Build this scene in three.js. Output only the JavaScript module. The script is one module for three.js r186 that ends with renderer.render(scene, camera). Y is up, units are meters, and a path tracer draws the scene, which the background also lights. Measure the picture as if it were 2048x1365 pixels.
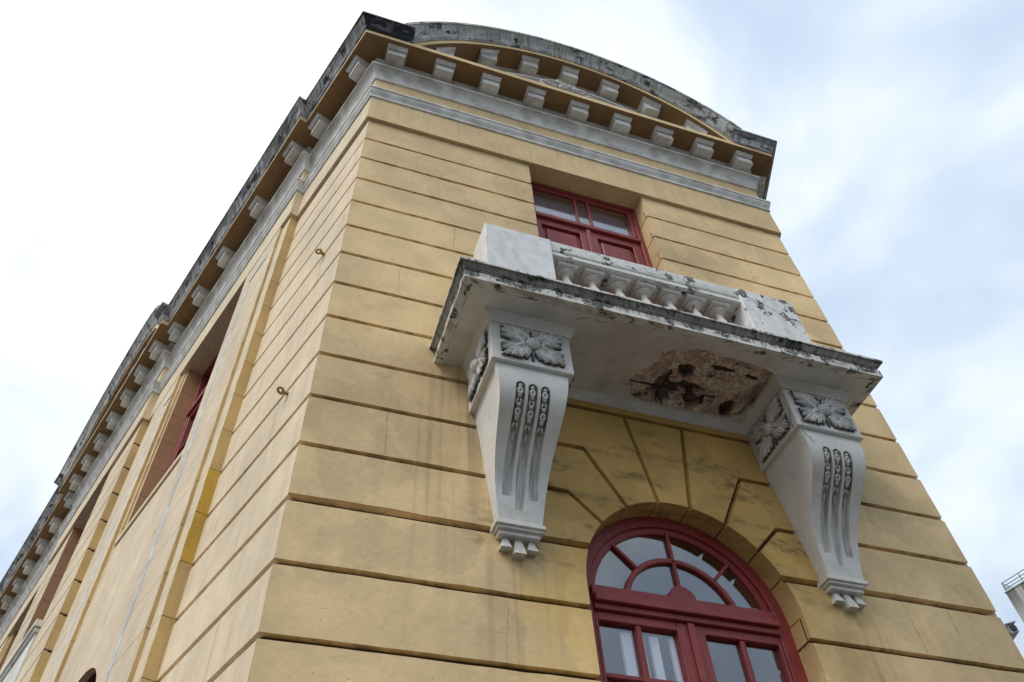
import * as THREE from 'three';
import { toCreasedNormals, mergeGeometries } from 'three/addons/utils/BufferGeometryUtils.js';

// ---------------------------------------------------------------- camera, sky, sun, exposure
const scene = new THREE.Scene();
const camera = new THREE.PerspectiveCamera(46.17, 1024 / 682, 0.1, 2000);
{
  const yaw = 0.3794, pitch = 0.8866, roll = -0.0772;
  const cy = Math.cos(yaw), sy = Math.sin(yaw), cp = Math.cos(pitch), sp = Math.sin(pitch);
  const f = new THREE.Vector3(sy * cp, sp, -cy * cp), r = new THREE.Vector3(cy, 0, sy), u = new THREE.Vector3().crossVectors(r, f);
  const r2 = r.clone().multiplyScalar(Math.cos(roll)).addScaledVector(u, Math.sin(roll));
  const u2 = r.clone().multiplyScalar(-Math.sin(roll)).addScaledVector(u, Math.cos(roll));
  camera.matrixAutoUpdate = true;
  camera.position.set(-0.0404, 1.6, 3.4871);
  camera.quaternion.setFromRotationMatrix(new THREE.Matrix4().makeBasis(r2, u2, f.clone().negate()));
}
const EXPOSURE = 1.40, SUN_I = 1.35;
const SUN = new THREE.Vector3(-0.55, 0.76, 0.30).normalize();
// seeded, tileable gradient noise
function hash(i, j, k) { let h = (i * 374761393 + j * 668265263 + k * 2147483647) | 0; h = Math.imul(h ^ (h >>> 13), 1274126177); h ^= h >>> 16; return (h >>> 0) / 4294967296; }
function vn(x, y, px, py, seed) {
  const xi = Math.floor(x), yi = Math.floor(y), fx = x - xi, fy = y - yi;
  const u = fx * fx * fx * (fx * (fx * 6 - 15) + 10), v = fy * fy * fy * (fy * (fy * 6 - 15) + 10);
  const a = ((xi % px) + px) % px, b = (a + 1) % px, c = ((yi % py) + py) % py, d = (c + 1) % py;
  const h00 = hash(a, c, seed), h10 = hash(b, c, seed), h01 = hash(a, d, seed), h11 = hash(b, d, seed);
  return (h00 * (1 - u) + h10 * u) * (1 - v) + (h01 * (1 - u) + h11 * u) * v;
}
// u,v in 0..1 tile; fx,fy base cells
function fbm(u, v, fx, fy, oct, seed, gain = 0.5) {
  let s = 0, a = 1, t = 0;
  for (let o = 0; o < oct; o++) { s += a * vn(u * fx, v * fy, fx, fy, seed + o * 17); t += a; a *= gain; fx *= 2; fy *= 2; }
  return s / t;
}
const sst = (a, b, x) => { const t = Math.min(1, Math.max(0, (x - a) / (b - a))); return t * t * (3 - 2 * t); };
const mix = (a, b, t) => a + (b - a) * t;
const mix3 = (a, b, t) => [mix(a[0], b[0], t), mix(a[1], b[1], t), mix(a[2], b[2], t)];
function rng(seed) { let s = seed >>> 0; return () => { s = (s + 0x6D2B79F5) | 0; let t = Math.imul(s ^ (s >>> 15), 1 | s); t = (t + Math.imul(t ^ (t >>> 7), 61 | t)) ^ t; return ((t ^ (t >>> 14)) >>> 0) / 4294967296; }; }
{
  const w = 1536, h = 768, data = new Float32Array(w * h * 4);
  for (let j = 0; j < h; j++) for (let i = 0; i < w; i++) {
    const phi = ((i + 0.5) / w - 0.5) * 2 * Math.PI, th = ((j + 0.5) / h - 0.5) * Math.PI;
    const y = Math.sin(th), x = Math.cos(th) * Math.cos(phi), z = Math.cos(th) * Math.sin(phi);
    let c;
    const yy = Math.max(y, 0), k = 1 / (yy + 0.35), px = (x * k + 8) / 16, pz = (z * k + 8) / 16;
    const wx = (fbm(px, pz, 60, 60, 3, 41) - .5) * .012, n1 = fbm(px + wx, pz + wx * .6, 74, 58, 5, 3, 0.55), n2 = fbm(px + 0.31, pz + 0.17, 220, 170, 4, 11);
    // thick bright cloud round the hidden sun, thinning to pale blue on the far side
    const n3 = fbm(px + .13 + wx, pz + .57, 34, 26, 4, 9124, .5);
    const g = 0.45 - 0.85 * x + 2.6 * (Math.min(0.85, Math.max(0.45, y)) - 0.8) + (n3 - 0.5) * 2.1 + (n1 - 0.5) * 0.6;
    const w1 = sst(-0.2, 1.32, g);
    const cloud = sst(0.34, 0.66, n1 * 0.55 + n2 * 0.15 + n3 * 0.30);
    const thin = mix3([0.42, 0.52, 0.665], [0.64, 0.71, 0.765], cloud);
    c = mix3(thin, [0.98, 0.98, 0.98], w1);
    const ov = mix(0.46, 1, sst(0.0, 0.55, y)); c = [c[0] * ov, c[1] * ov, c[2] * ov];   // an overcast sky is darker towards the horizon
    if (y < 0) c = mix3(c, [0.35, 0.34, 0.32], sst(0, -0.05, y));
    const o = (j * w + i) * 4; data[o] = c[0]; data[o + 1] = c[1]; data[o + 2] = c[2]; data[o + 3] = 1;
  }
  const sky = new THREE.DataTexture(data, w, h, THREE.RGBAFormat, THREE.FloatType);
  sky.mapping = THREE.EquirectangularReflectionMapping; sky.magFilter = sky.minFilter = THREE.LinearFilter; sky.colorSpace = THREE.LinearSRGBColorSpace; sky.needsUpdate = true;
  scene.background = sky; scene.environment = sky;
}
const sun = new THREE.DirectionalLight(new THREE.Color(1.0, 0.96, 0.9), SUN_I);
sun.position.copy(SUN).multiplyScalar(60); sun.target.position.set(0, 6, -4); sun.position.add(sun.target.position);
sun.castShadow = true; sun.shadow.radius = 50; sun.shadow.mapSize.set(2048, 2048);
Object.assign(sun.shadow.camera, { left: -20, right: 20, top: 20, bottom: -20, near: 1, far: 140 });
scene.add(sun, sun.target);

// ---------------------------------------------------------------- textures and materials
const S = v => v / 255;
function tex(w, h, fn, srgb = true) {
  const d = new Uint8Array(w * h * 4);
  for (let j = 0; j < h; j++) for (let i = 0; i < w; i++) {
    const c = fn((i + 0.5) / w, (j + 0.5) / h), o = (j * w + i) * 4;
    d[o] = Math.max(0, Math.min(255, c[0] * 255)); d[o + 1] = Math.max(0, Math.min(255, c[1] * 255)); d[o + 2] = Math.max(0, Math.min(255, c[2] * 255)); d[o + 3] = 255;
  }
  const t = new THREE.DataTexture(d, w, h, THREE.RGBAFormat);
  t.wrapS = t.wrapT = THREE.RepeatWrapping; t.magFilter = THREE.LinearFilter; t.minFilter = THREE.LinearFilter; t.needsUpdate = true;
  if (srgb) t.colorSpace = THREE.SRGBColorSpace;
  return t;
}
function scaled(t, mu, mv, ou = 0, ov = 0) { const c = t.clone(); c.repeat.set(1 / mu, 1 / mv); c.offset.set(-ou / mu, -ov / mv); c.needsUpdate = true; return c; }
const g3 = v => [v, v, v];
// fine lime-wash relief, trowel waves and pin holes (0.9 m tile)
const stuccoBump = scaled(tex(512, 512, (u, v) => {
  let h = 0.55 + 0.5 * (fbm(u, v, 5, 5, 4, 31) - 0.5) + 0.22 * (fbm(u, v, 60, 60, 3, 37) - 0.5);
  const p = vn(u * 40, v * 40, 40, 40, 91); if (p > 0.985) h -= 0.35;
  return g3(h);
}, false), 0.9, 0.9);
// cracks in metres on the main front
const CR = [[.488, 8.396, .492, 8.09], [.483, 5.2, .498, 4.86], [.182, 6.52, .189, 6.275], [.468, 6.774, .477, 6.448], [4.255, 4.425, 4.231, 4.06], [4.348, 4.749, 4.491, 4.461], [1.215, 3.957, 1.187, 3.636], [4.026, 8.546, 4.0, 8.06], [4.1, 8.03, 4.077, 7.65], [3.9, 4.42, 3.915, 4.06], [.9, 7.6, .89, 7.27]];
function segD(x, y, s) { const dx = s[2] - s[0], dy = s[3] - s[1], l = dx * dx + dy * dy; const t = Math.max(0, Math.min(1, ((x - s[0]) * dx + (y - s[1]) * dy) / l)); return Math.hypot(x - s[0] - t * dx, y - s[1] - t * dy); }
const FX0 = -0.3, FW = 5.3, FY0 = 2.6, FH = 8.2;
const frontTex = tex(1024, 1600, (u, v) => {
  const x = FX0 + u * FW, y = FY0 + v * FH;
  const big = fbm(u, v, 6, 9, 4, 5), mid = fbm(u, v, 22, 34, 4, 6), fine = fbm(u, v, 180, 280, 2, 7), streak = fbm(u, v, 150, 7, 4, 8);
  let c = [S(225), S(197), S(149)];
  // stronger, darker ochre in the zone below the balcony
  const underBal = sst(1.05, 1.75, x + (mid - .5) * .6) * sst(3.7, 3.1, x + (mid - .5) * .6) * sst(5.95, 5.7, y) * sst(3.2, 4.6, y + (big - .5) * .8);
  c = mix3(c, [S(204), S(164), S(88)], underBal * 0.8);
  const patchy = sst(.5, .53, fbm(u, v, 7, 12, 4, 15, .45)) * .035 - sst(.56, .585, fbm(u, v, 9, 15, 5, 16, .5)) * .045;
  let k = 1 + patchy + (big - .5) * .20 + (mid - .5) * .12 + (fine - .5) * .06;
  // rain streaks that ran down beside the balcony ends and brackets
  for (const [sx, sw, top, len, am] of [[.98, .22, 5.75, 1.6, .13], [1.28, .2, 4.3, 1.3, .08], [3.44, .2, 4.3, 1.2, .07], [3.95, .14, 5.72, 1.0, .08], [.8, .3, 5.2, 1.8, .06]]) {
    const e = Math.exp(-(((x - sx) / sw) ** 2)) * sst(top + .05, top - .12, y) * sst(top - len, top - len * .15, y);
    k -= am * e * (0.35 + 1.3 * sst(.45, .72, streak));
  }
  let col = [c[0] * k, c[1] * k, c[2] * k];
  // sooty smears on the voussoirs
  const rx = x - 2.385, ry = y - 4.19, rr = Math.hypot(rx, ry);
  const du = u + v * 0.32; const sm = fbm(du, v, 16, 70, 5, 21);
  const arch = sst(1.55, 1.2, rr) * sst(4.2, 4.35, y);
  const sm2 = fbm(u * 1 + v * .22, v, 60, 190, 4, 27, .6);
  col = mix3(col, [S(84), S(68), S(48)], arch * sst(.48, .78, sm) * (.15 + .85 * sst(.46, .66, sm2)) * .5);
  // grime along the course edges
  const jy = (9.246 - y) / 0.4, jf = jy - Math.floor(jy);
  const edge = sst(.10, 0.085, jf) * sst(.40, .70, fbm(u, v, 90, 60, 4, 23));
  col = mix3(col, [S(120), S(104), S(76)], edge * .3);
  for (const s of CR) { if (Math.abs(x - s[0]) > .4 || Math.abs(y - s[1]) > .5) continue; const d = segD(x + (fine - .5) * .012, y, s); col = mix3(col, [S(70), S(56), S(38)], .36 * sst(.0045, .0012, d) * (0.3 + .6 * sst(.4, .6, fbm(u, v, 40, 60, 2, 44)))); }
  if (vn(u * 260, v * 410, 260, 410, 99) > .9965) col = mix3(col, [S(50), S(40), S(30)], .6);
  return col;
});
const plainTex = (base, seed, amp = 1) => tex(1024, 1024, (u, v) => {
  const big = fbm(u, v, 5, 3, 4, seed), mid = fbm(u, v, 26, 18, 4, seed + 1), fine = fbm(u, v, 200, 200, 2, seed + 2), st = fbm(u, v, 70, 4, 4, seed + 3);
  const k = 1 + amp * ((big - .5) * .18 + (mid - .5) * .12 + (fine - .5) * .06 - .045 * sst(.52, .75, st));
  let c = [base[0] * k, base[1] * k, base[2] * k];
  if (vn(u * 300, v * 300, 300, 300, seed + 9) > .997) c = mix3(c, [.2, .16, .12], .5);
  const hl = sst(.012, .003, Math.abs(fbm(u, v, 9, 9, 4, seed + 12) - .5)) * sst(.6, .7, fbm(u, v, 6, 6, 3, seed + 15));
  return mix3(c, [.35, .29, .22], hl * .12 * amp);
});
const sideTexT = plainTex([S(223), S(204), S(174)], 50, .9);
const warmTexT = plainTex([S(208), S(178), S(122)], 70);
const soffitShadeTexT = plainTex([S(150), S(118), S(82)], 75, .8);
function M(o) { return new THREE.MeshStandardMaterial({ roughness: 0.85, metalness: 0, ...o }); }
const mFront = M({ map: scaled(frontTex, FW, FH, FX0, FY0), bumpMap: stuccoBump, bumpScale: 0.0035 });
const mSide = M({ map: scaled(sideTexT, 3.1, 3.1), bumpMap: stuccoBump, bumpScale: 0.003, roughness: .8 });
const mWarm = M({ map: scaled(warmTexT, 3.1, 3.1), bumpMap: stuccoBump, bumpScale: 0.003 });
const mSoffitShade = M({ map: scaled(soffitShadeTexT, 2.7, 2.7), bumpMap: stuccoBump, bumpScale: 0.002 });  // soffit stucco browned so that its shade sits in the colour
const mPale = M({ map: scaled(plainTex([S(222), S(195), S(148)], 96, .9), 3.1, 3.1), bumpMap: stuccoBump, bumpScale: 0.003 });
const mGrimeShade = M({ map: scaled(plainTex([S(80), S(62), S(40)], 92), 1.7, 1.7), bumpMap: stuccoBump, bumpScale: .003 });  // dirty groove floors, darkened further to paint the shade into the joints
const mFresh = M({ map: scaled(plainTex([S(204), S(168), S(72)], 84), 2.2, 2.2), bumpMap: stuccoBump, bumpScale: 0.003 });
const mReveal = M({ map: scaled(plainTex([S(190), S(146), S(108)], 88, .6), 2.7, 2.7), bumpMap: stuccoBump, bumpScale: 0.002 });
// whites with black mould
// clustered growth: dense cores that break up into specks
const mould = (u, v, fx, fy, seed, lo, hi) => {
  const wu = u + (fbm(u, v, fx, fy, 3, seed + 71) - .5) * .5 / fx, wv = v + (fbm(u, v, fx, fy, 3, seed + 73) - .5) * .5 / fy;
  const cl = fbm(wu, wv, fx, fy, 3, seed, .5), sp = fbm(wu, wv, fx * 5, fy * 5, 5, seed + 40, .84);
  const q = sp - mix(.74, .40, sst(lo - .06, hi + .08, cl));
  return .70 * sst(-.03, .08, q) + .30 * sst(-.14, .05, q);
};
const WH = [S(226), S(225), S(221)];
// tiles of 3.2 m x profile length; v runs up the profile
const fasciaTex = tex(2048, 256, (u, v) => {
  const k = 1 + (fbm(u, v, 40, 8, 4, 120) - .5) * .16;
  let c = [WH[0] * k, WH[1] * k, WH[2] * k];
  c = mix3(c, [S(160), S(152), S(138)], sst(.45, .7, fbm(u, v, 26, 5, 4, 124)) * .5);
  c = mix3(c, [S(92), S(88), S(80)], sst(.41, .50, v) * sst(.74, .70, v) * (.2 + .6 * fbm(u, v, 200, 3, 3, 127)));
  c = mix3(c, [S(120), S(114), S(102)], .7 * sst(.24, .42, v) * sst(.5, .45, v) * sst(.48, .66, fbm(u, v, 240, 2, 3, 129)));
  const band = sst(.22, .34, v) * sst(.58, .46, v), top = sst(.68, .74, v);
  const d = .58 - .19 * band - .05 * top;
  const run = sst(.40, .62, fbm(u, v, 330, 2, 3, 139));
  return mix3(c, [S(40), S(39), S(37)], Math.min(1, mould(u, v, 44, 6, 130, d, d + .10) * (.62 + .5 * run)) * .93);
});
const whiteTexT = tex(1024, 1024, (u, v) => {
  const k = 1 + (fbm(u, v, 8, 8, 4, 140) - .5) * .14 + (fbm(u, v, 160, 160, 2, 141) - .5) * .05;
  let c = [WH[0] * k, WH[1] * k, WH[2] * k];
  c = mix3(c, [S(190), S(182), S(166)], sst(.45, .8, fbm(u, v, 7, 9, 5, 143)) * .4);
  c = mix3(c, [S(160), S(150), S(134)], sst(.56, .80, fbm(u, v, 20, 26, 4, 153)) * .18);
  return c;
});
const railTex = tex(1024, 512, (u, v) => {
  const k = 1 + (fbm(u, v, 30, 12, 4, 160) - .5) * .12; let c = [WH[0] * k, WH[1] * k, WH[2] * k];
  c = mix3(c, [S(44), S(43), S(41)], mould(u, v, 16, 7, 166, .60, .78) * .85);
  return c;
});
const corniceTex = tex(2048, 256, (u, v) => {
  const k = 1 + (fbm(u, v, 40, 3, 4, 180) - .5) * .3; let c = [S(216) * k, S(216) * k, S(216) * k];
  const run = fbm(u, v, 300, 2, 4, 184);
  c = mix3(c, [S(132), S(133), S(138)], sst(.38, .68, run) * .75 * sst(.02, .3, v));
  c = mix3(c, [S(112), S(114), S(120)], sst(.42, .65, fbm(u, v, 14, 3, 4, 186)) * .6);
  return mix3(c, [S(34), S(35), S(38)], mould(u, v, 46, 4, 190, .55, .72) * .88);
});
const archTex = tex(2048, 256, (u, v) => {
  const k = 1 + (fbm(u, v, 40, 4, 4, 200) - .5) * .22; let c = [S(200) * k, S(200) * k, S(197) * k];
  c = mix3(c, [S(132), S(130), S(126)], sst(.46, .72, fbm(u, v, 220, 2, 4, 204)) * .6);
  c = mix3(c, [S(150), S(148), S(142)], sst(.4, .7, fbm(u, v, 18, 3, 4, 205)) * .6);
  const dens = mix(.62, .48, Math.max(sst(.06, .0, u) * .5, sst(.5, 1., u)));
  return mix3(c, [S(38), S(39), S(40)], mould(u, v, 38, 5, 210, dens, dens + .15) * .9);
});
const blackTex = tex(512, 256, (u, v) => {
  const c = [S(40), S(42), S(48)]; return mix3(c, [S(150), S(150), S(150)], mould(u, v, 20, 10, 220, .52, .70) * .7);
});
const greyTexT = tex(512, 512, (u, v) => {
  const k = 1 + (fbm(u, v, 8, 8, 4, 230) - .5) * .16 + (fbm(u, v, 90, 90, 2, 232) - .5) * .05;
  let c = [S(229) * k, S(228) * k, S(224) * k];
  c = mix3(c, [S(150), S(146), S(138)], sst(.5, .75, fbm(u, v, 7, 7, 5, 236)) * .4); return c;
});
const redTexT = tex(512, 512, (u, v) => {
  const k = 1 + (fbm(u, v, 60, 6, 4, 250) - .5) * .22 + (fbm(u, v, 5, 5, 3, 252) - .5) * .2;
  const f = sst(.5, .7, fbm(u, v, 7, 7, 4, 258)) * .25; return mix3([S(141) * k, S(51) * k, S(51) * k], [S(156), S(84), S(78)], f);
});
const spallTex = tex(1024, 512, (u, v) => {
  const a = fbm(u, v, 14, 8, 5, 270, .58), b = fbm(u, v, 60, 36, 4, 275);
  let c = mix3([S(186), S(166), S(156)], [S(216), S(202), S(192)], sst(.35, .65, a));
  c = mix3(c, [S(128), S(90), S(70)], .6 * sst(.60, .76, fbm(u, v, 9, 6, 4, 279)) * .7);
  const vein = sst(.012, .004, Math.abs(fbm(u, v, 8, 5, 4, 283) - .5)) * sst(.5, .6, fbm(u, v, 7, 4, 3, 287)) * .6; const k = (.7 + b * .6) * (1 - vein); return [c[0] * k, c[1] * k, c[2] * k];
});
const mWhite = M({ map: scaled(whiteTexT, 2.3, 2.3), bumpMap: stuccoBump, bumpScale: .002, roughness: .7 });
const mFascia = M({ map: scaled(fasciaTex, 3.2, 0.36), bumpMap: stuccoBump, bumpScale: .004, roughness: .75 });
const mRail = M({ map: scaled(railTex, 1.7, .6), bumpMap: stuccoBump, bumpScale: .003, roughness: .75 });
const mCornice = M({ map: scaled(corniceTex, 7.3, .28), bumpMap: stuccoBump, bumpScale: .004 });
const mArch = M({ map: scaled(archTex, 5.2, .34), bumpMap: stuccoBump, bumpScale: .003 });
const mBlack = M({ map: scaled(blackTex, 1.0, .5), bumpMap: stuccoBump, bumpScale: .004 });
const mGrey = M({ map: scaled(greyTexT, 1.6, 1.6), bumpMap: stuccoBump, bumpScale: .0015, roughness: .65 });
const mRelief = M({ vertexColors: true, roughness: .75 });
const mOrn = M({ color: new THREE.Color().setRGB(.62, .61, .58), roughness: .7, bumpMap: stuccoBump, bumpScale: .002 });
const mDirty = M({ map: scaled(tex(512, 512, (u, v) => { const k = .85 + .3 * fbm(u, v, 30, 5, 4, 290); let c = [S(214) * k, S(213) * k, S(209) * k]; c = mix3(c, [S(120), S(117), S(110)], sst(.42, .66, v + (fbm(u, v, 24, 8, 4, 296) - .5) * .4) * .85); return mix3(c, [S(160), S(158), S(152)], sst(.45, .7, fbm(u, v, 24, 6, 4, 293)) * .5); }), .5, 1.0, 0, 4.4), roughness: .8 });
const mRed = M({ map: scaled(redTexT, .9, .9), roughness: .5 });
const mSpall = M({ map: scaled(spallTex, 1.2, .65), bumpMap: stuccoBump, bumpScale: .015, roughness: .95, vertexColors: true });
const mDrop = M({ map: scaled(tex(256, 256, (u, v) => { const k = .85 + .3 * fbm(u, v, 20, 20, 4, 320); return [S(198) * k, S(197) * k, S(192) * k]; }), .3, .3), roughness: .8 });
const mFloor = M({ map: scaled(plainTex([S(98), S(92), S(84)], 310), 1.5, 1.5), roughness: .95 });
const mRust = M({ color: new THREE.Color().setRGB(.05, .022, .012), roughness: .9 });
const mStrip = M({ color: new THREE.Color().setRGB(.80, .86, .92), roughness: .6, map: scaled(greyTexT, 1.1, 1.1) });
const mGlass = new THREE.MeshPhysicalMaterial({ color: new THREE.Color().setRGB(.95, .97, 1), roughness: .03, metalness: 0, transmission: 1, thickness: 0, ior: 1.98 });
const mDark = M({ color: new THREE.Color().setRGB(.06, .06, .065), roughness: .95 });
const mLilac = M({ color: new THREE.Color().setRGB(.24, .21, .27), roughness: .95 });
const mInnerStrip = M({ color: new THREE.Color().setRGB(.8, .82, .84), roughness: .8 });
const mConc = M({ map: scaled(plainTex([S(176), S(177), S(172)], 300), 9, 9), roughness: .9 });

// ---------------------------------------------------------------- helpers
class G {
  constructor() { this.p = []; this.u = []; }
  tri(a, b, c, ua, ub, uc) { this.p.push(...a, ...b, ...c); this.u.push(...ua, ...ub, ...uc); }
  quad(a, b, c, d, ua, ub, uc, ud) { this.tri(a, b, c, ua, ub, uc); this.tri(a, c, d, ua, uc, ud); }
  geo(crease) {
    const g = new THREE.BufferGeometry();
    g.setAttribute('position', new THREE.Float32BufferAttribute(this.p, 3)); g.setAttribute('uv', new THREE.Float32BufferAttribute(this.u, 2));
    g.computeVertexNormals();
    return crease ? toCreasedNormals(g, crease) : g;
  }
}
const used = {};
function numbered(n) { const k = used[n] = (used[n] ?? -1) + 1; return k ? n + '_' + String(k).padStart(3, '0') : n; }
function add(name, g, mat, parent) {
  const m = new THREE.Mesh(g instanceof G ? g.geo() : g, mat); m.name = numbered(name); m.castShadow = m.receiveShadow = true; parent.add(m); return m;
}
function grp(name, parent) { const o = new THREE.Group(); o.name = numbered(name); parent.add(o); return o; }
function tag(o, label, category, group) { o.userData = { label, category }; if (group) o.userData.group = group; return o; }

// plan of the corner building: front along +x, side wall at 110 degrees running back to the left
const TH = 1.22273, W = 4.69;
const DX = -Math.cos(TH), DZ = -Math.sin(TH), NX = -Math.sin(TH), NZ = Math.cos(TH);
const drift = s => s < 1.43 ? 0 : s < 5.25 ? .006 * (s - 1.43) : .0229 + .02 * (s - 5.25);   // the old side wall bows slightly
const Lp = (s, o) => [DX * s + NX * (o - drift(s)), DZ * s + NZ * (o - drift(s))];
const MF = (a, y, o) => [a, y, o];
const ML = off => (a, y, o) => { const q = Lp(-a, o + off); return [q[0], y, q[1]]; };
const MR = (a, y, o) => [W + a * Math.cos(TH) + o * Math.sin(TH), y, -a * Math.sin(TH) + o * Math.cos(TH)];  // right-hand side wall
// face of a return: a runs inwards from the front plane, s fixed
const MRet = (s, off) => (a, y, b) => { const q = Lp(s - .003 - b, -a + off); return [q[0], y, q[1]]; };
const J = i => 9.246 - 0.4 * i;

function offsetPoly(P, d) {
  const n = P.length, L = [];
  for (let i = 0; i < n; i++) { const a = P[i], b = P[(i + 1) % n], l = Math.hypot(b[0] - a[0], b[1] - a[1]) || 1e-9; const nx = -(b[1] - a[1]) / l, ny = (b[0] - a[0]) / l; L.push([nx, ny, nx * a[0] + ny * a[1] + d[i]]); }
  return P.map((p, i) => {
    const A = L[(i + n - 1) % n], B = L[i], det = A[0] * B[1] - A[1] * B[0];
    if (Math.abs(det) < 0.05) { const o = (d[(i + n - 1) % n] + d[i]) / 2; return [p[0] + B[0] * o, p[1] + B[1] * o]; }
    return [(A[2] * B[1] - A[1] * B[2]) / det, (A[0] * B[2] - A[2] * B[0]) / det];
  });
}
const RJ = rng(7);
// a masonry block: outline P (counter-clockwise from outside), inset of every edge at the face and at the back
function block(g, P, ins, map, th, jit = .0022) {
  const Fi = offsetPoly(P, ins.map(e => e[0])), Bk = offsetPoly(P, ins.map(e => e[1]));
  const F = [], B = [];
  for (let i = 0; i < Fi.length; i++) {
    const j = (i + 1) % Fi.length, l = Math.hypot(Fi[j][0] - Fi[i][0], Fi[j][1] - Fi[i][1]), n = jit && l > .3 ? Math.min(14, Math.round(l / .14)) : 1;
    const nx = -(Fi[j][1] - Fi[i][1]) / (l || 1), ny = (Fi[j][0] - Fi[i][0]) / (l || 1);
    for (let k = 0; k < n; k++) {
      const t = k / n, e = k ? (RJ() - .5) * 2 * jit + (RJ() > .955 ? .006 : 0) : 0;
      F.push([mix(Fi[i][0], Fi[j][0], t) + nx * e, mix(Fi[i][1], Fi[j][1], t) + ny * e]); B.push([mix(Bk[i][0], Bk[j][0], t), mix(Bk[i][1], Bk[j][1], t)]);
    }
  }
  const tris = THREE.ShapeUtils.triangulateShape(F.map(p => new THREE.Vector2(p[0], p[1])), []);
  for (const t of tris) { const q = t.map(k => map(F[k][0], F[k][1], 0)), u = t.map(k => F[k]); g.tri(q[0], q[1], q[2], u[0], u[1], u[2]); }
  for (let i = 0; i < F.length; i++) {
    const j = (i + 1) % F.length;
    g.quad(map(B[i][0], B[i][1], -th), map(B[j][0], B[j][1], -th), map(F[j][0], F[j][1], 0), map(F[i][0], F[i][1], 0),
      [B[i][0] - .02, B[i][1] - .02], [B[j][0] - .02, B[j][1] - .02], F[j], F[i]);
  }
  return g;
}
// axis-aligned box in a mapped frame, small chamfer on the outward front edges
function box(g, a0, a1, y0, y1, o0, o1, map = MF, ch = 0) {
  const V = (a, y, o) => map(a, y, o);
  const c = ch, f = [[a0 + c, y0 + c], [a1 - c, y0 + c], [a1 - c, y1 - c], [a0 + c, y1 - c]], m = [[a0, y0], [a1, y0], [a1, y1], [a0, y1]];
  const fq = f.map(p => V(p[0], p[1], o1)), mq = m.map(p => V(p[0], p[1], o1 - c)), bq = m.map(p => V(p[0], p[1], o0));
  g.quad(...fq, ...f); g.quad(bq[3], bq[2], bq[1], bq[0], m[3], m[2], m[1], m[0]);
  for (let i = 0; i < 4; i++) {
    const j = (i + 1) % 4, du = i % 2 ? [o1 - o0, 0] : [0, o1 - o0];
    g.quad(bq[i], bq[j], mq[j], mq[i], [m[i][0] + du[0], m[i][1] + du[1]], [m[j][0] + du[0], m[j][1] + du[1]], m[j], m[i]);
    if (c) g.quad(mq[i], mq[j], fq[j], fq[i], m[i], m[j], f[j], f[i]);
  }
  return g;
}
// sweep a profile [offset, y] along a plan path of [x, z] points with a normal for each stretch
function normals(P) { return P.slice(1).map((b, i) => { const dx = b[0] - P[i][0], dz = b[1] - P[i][1], l = Math.hypot(dx, dz); return [dz / l, -dx / l]; }); }
function sweep(g, prof, P, N = normals(P), u0 = 0, capEnds = false) {
  const pt = (i, o) => {
    const n1 = N[Math.max(0, i - 1)], n2 = N[Math.min(N.length - 1, i)], k = 1 + n1[0] * n2[0] + n1[1] * n2[1];
    return [P[i][0] + (n1[0] + n2[0]) * o / k, P[i][1] + (n1[1] + n2[1]) * o / k];
  };
  let u = u0; const v = [0]; for (let k = 1; k < prof.length; k++) v.push(v[k - 1] + Math.hypot(prof[k][0] - prof[k - 1][0], prof[k][1] - prof[k - 1][1]));
  for (let i = 0; i < P.length - 1; i++) {
    const l = Math.hypot(P[i + 1][0] - P[i][0], P[i + 1][1] - P[i][1]);
    for (let k = 0; k < prof.length - 1; k++) {
      const a = pt(i, prof[k][0]), b = pt(i + 1, prof[k][0]), c = pt(i + 1, prof[k + 1][0]), d = pt(i, prof[k + 1][0]);
      g.quad([b[0], prof[k][1], b[1]], [a[0], prof[k][1], a[1]], [d[0], prof[k + 1][1], d[1]], [c[0], prof[k + 1][1], c[1]], [u + l, v[k]], [u, v[k]], [u, v[k + 1]], [u + l, v[k + 1]]);
    }
    u += l;
  }
  if (capEnds) for (const i of [0, P.length - 1]) {
    const pr = prof.map(q => new THREE.Vector2(q[0], q[1])), tr = THREE.ShapeUtils.triangulateShape(pr, []);
    for (const t of tr) { const q = t.map(k => { const a = pt(i, prof[k][0]); return [a[0], prof[k][1], a[1]]; }), w = t.map(k => prof[k]); if (i) g.tri(q[0], q[1], q[2], ...w); else g.tri(q[0], q[2], q[1], w[0], w[2], w[1]); }
  }
  return g;
}
// sweep a profile [radius, offset] round an arch
function archSweep(g, prof, ca, cy, map, startY, n = 64) {
  const v = [0]; for (let k = 1; k < prof.length; k++) v.push(v[k - 1] + Math.hypot(prof[k][0] - prof[k - 1][0], prof[k][1] - prof[k - 1][1]));
  const ang = (R, t) => { const s = Math.asin(Math.min(1, (startY(R) - cy) / R)); return mix(Math.PI - s, s, t); };
  const q = (k, t) => { const R = prof[k][0], a = ang(R, t); return map(ca + R * Math.cos(a), cy + R * Math.sin(a), prof[k][1]); };
  for (let i = 0; i < n; i++) for (let k = 0; k < prof.length - 1; k++) {
    const t0 = i / n, t1 = (i + 1) / n;
    g.quad(q(k, t0), q(k, t1), q(k + 1, t1), q(k + 1, t0), [t0 * 5.2, v[k]], [t1 * 5.2, v[k]], [t1 * 5.2, v[k + 1]], [t0 * 5.2, v[k + 1]]);
  }
  return g;
}
function mapGeo(geo, map) { const p = geo.attributes.position; for (let i = 0; i < p.count; i++) p.setXYZ(i, ...map(p.getX(i), p.getY(i), p.getZ(i))); geo.computeVertexNormals(); return geo; }
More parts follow.
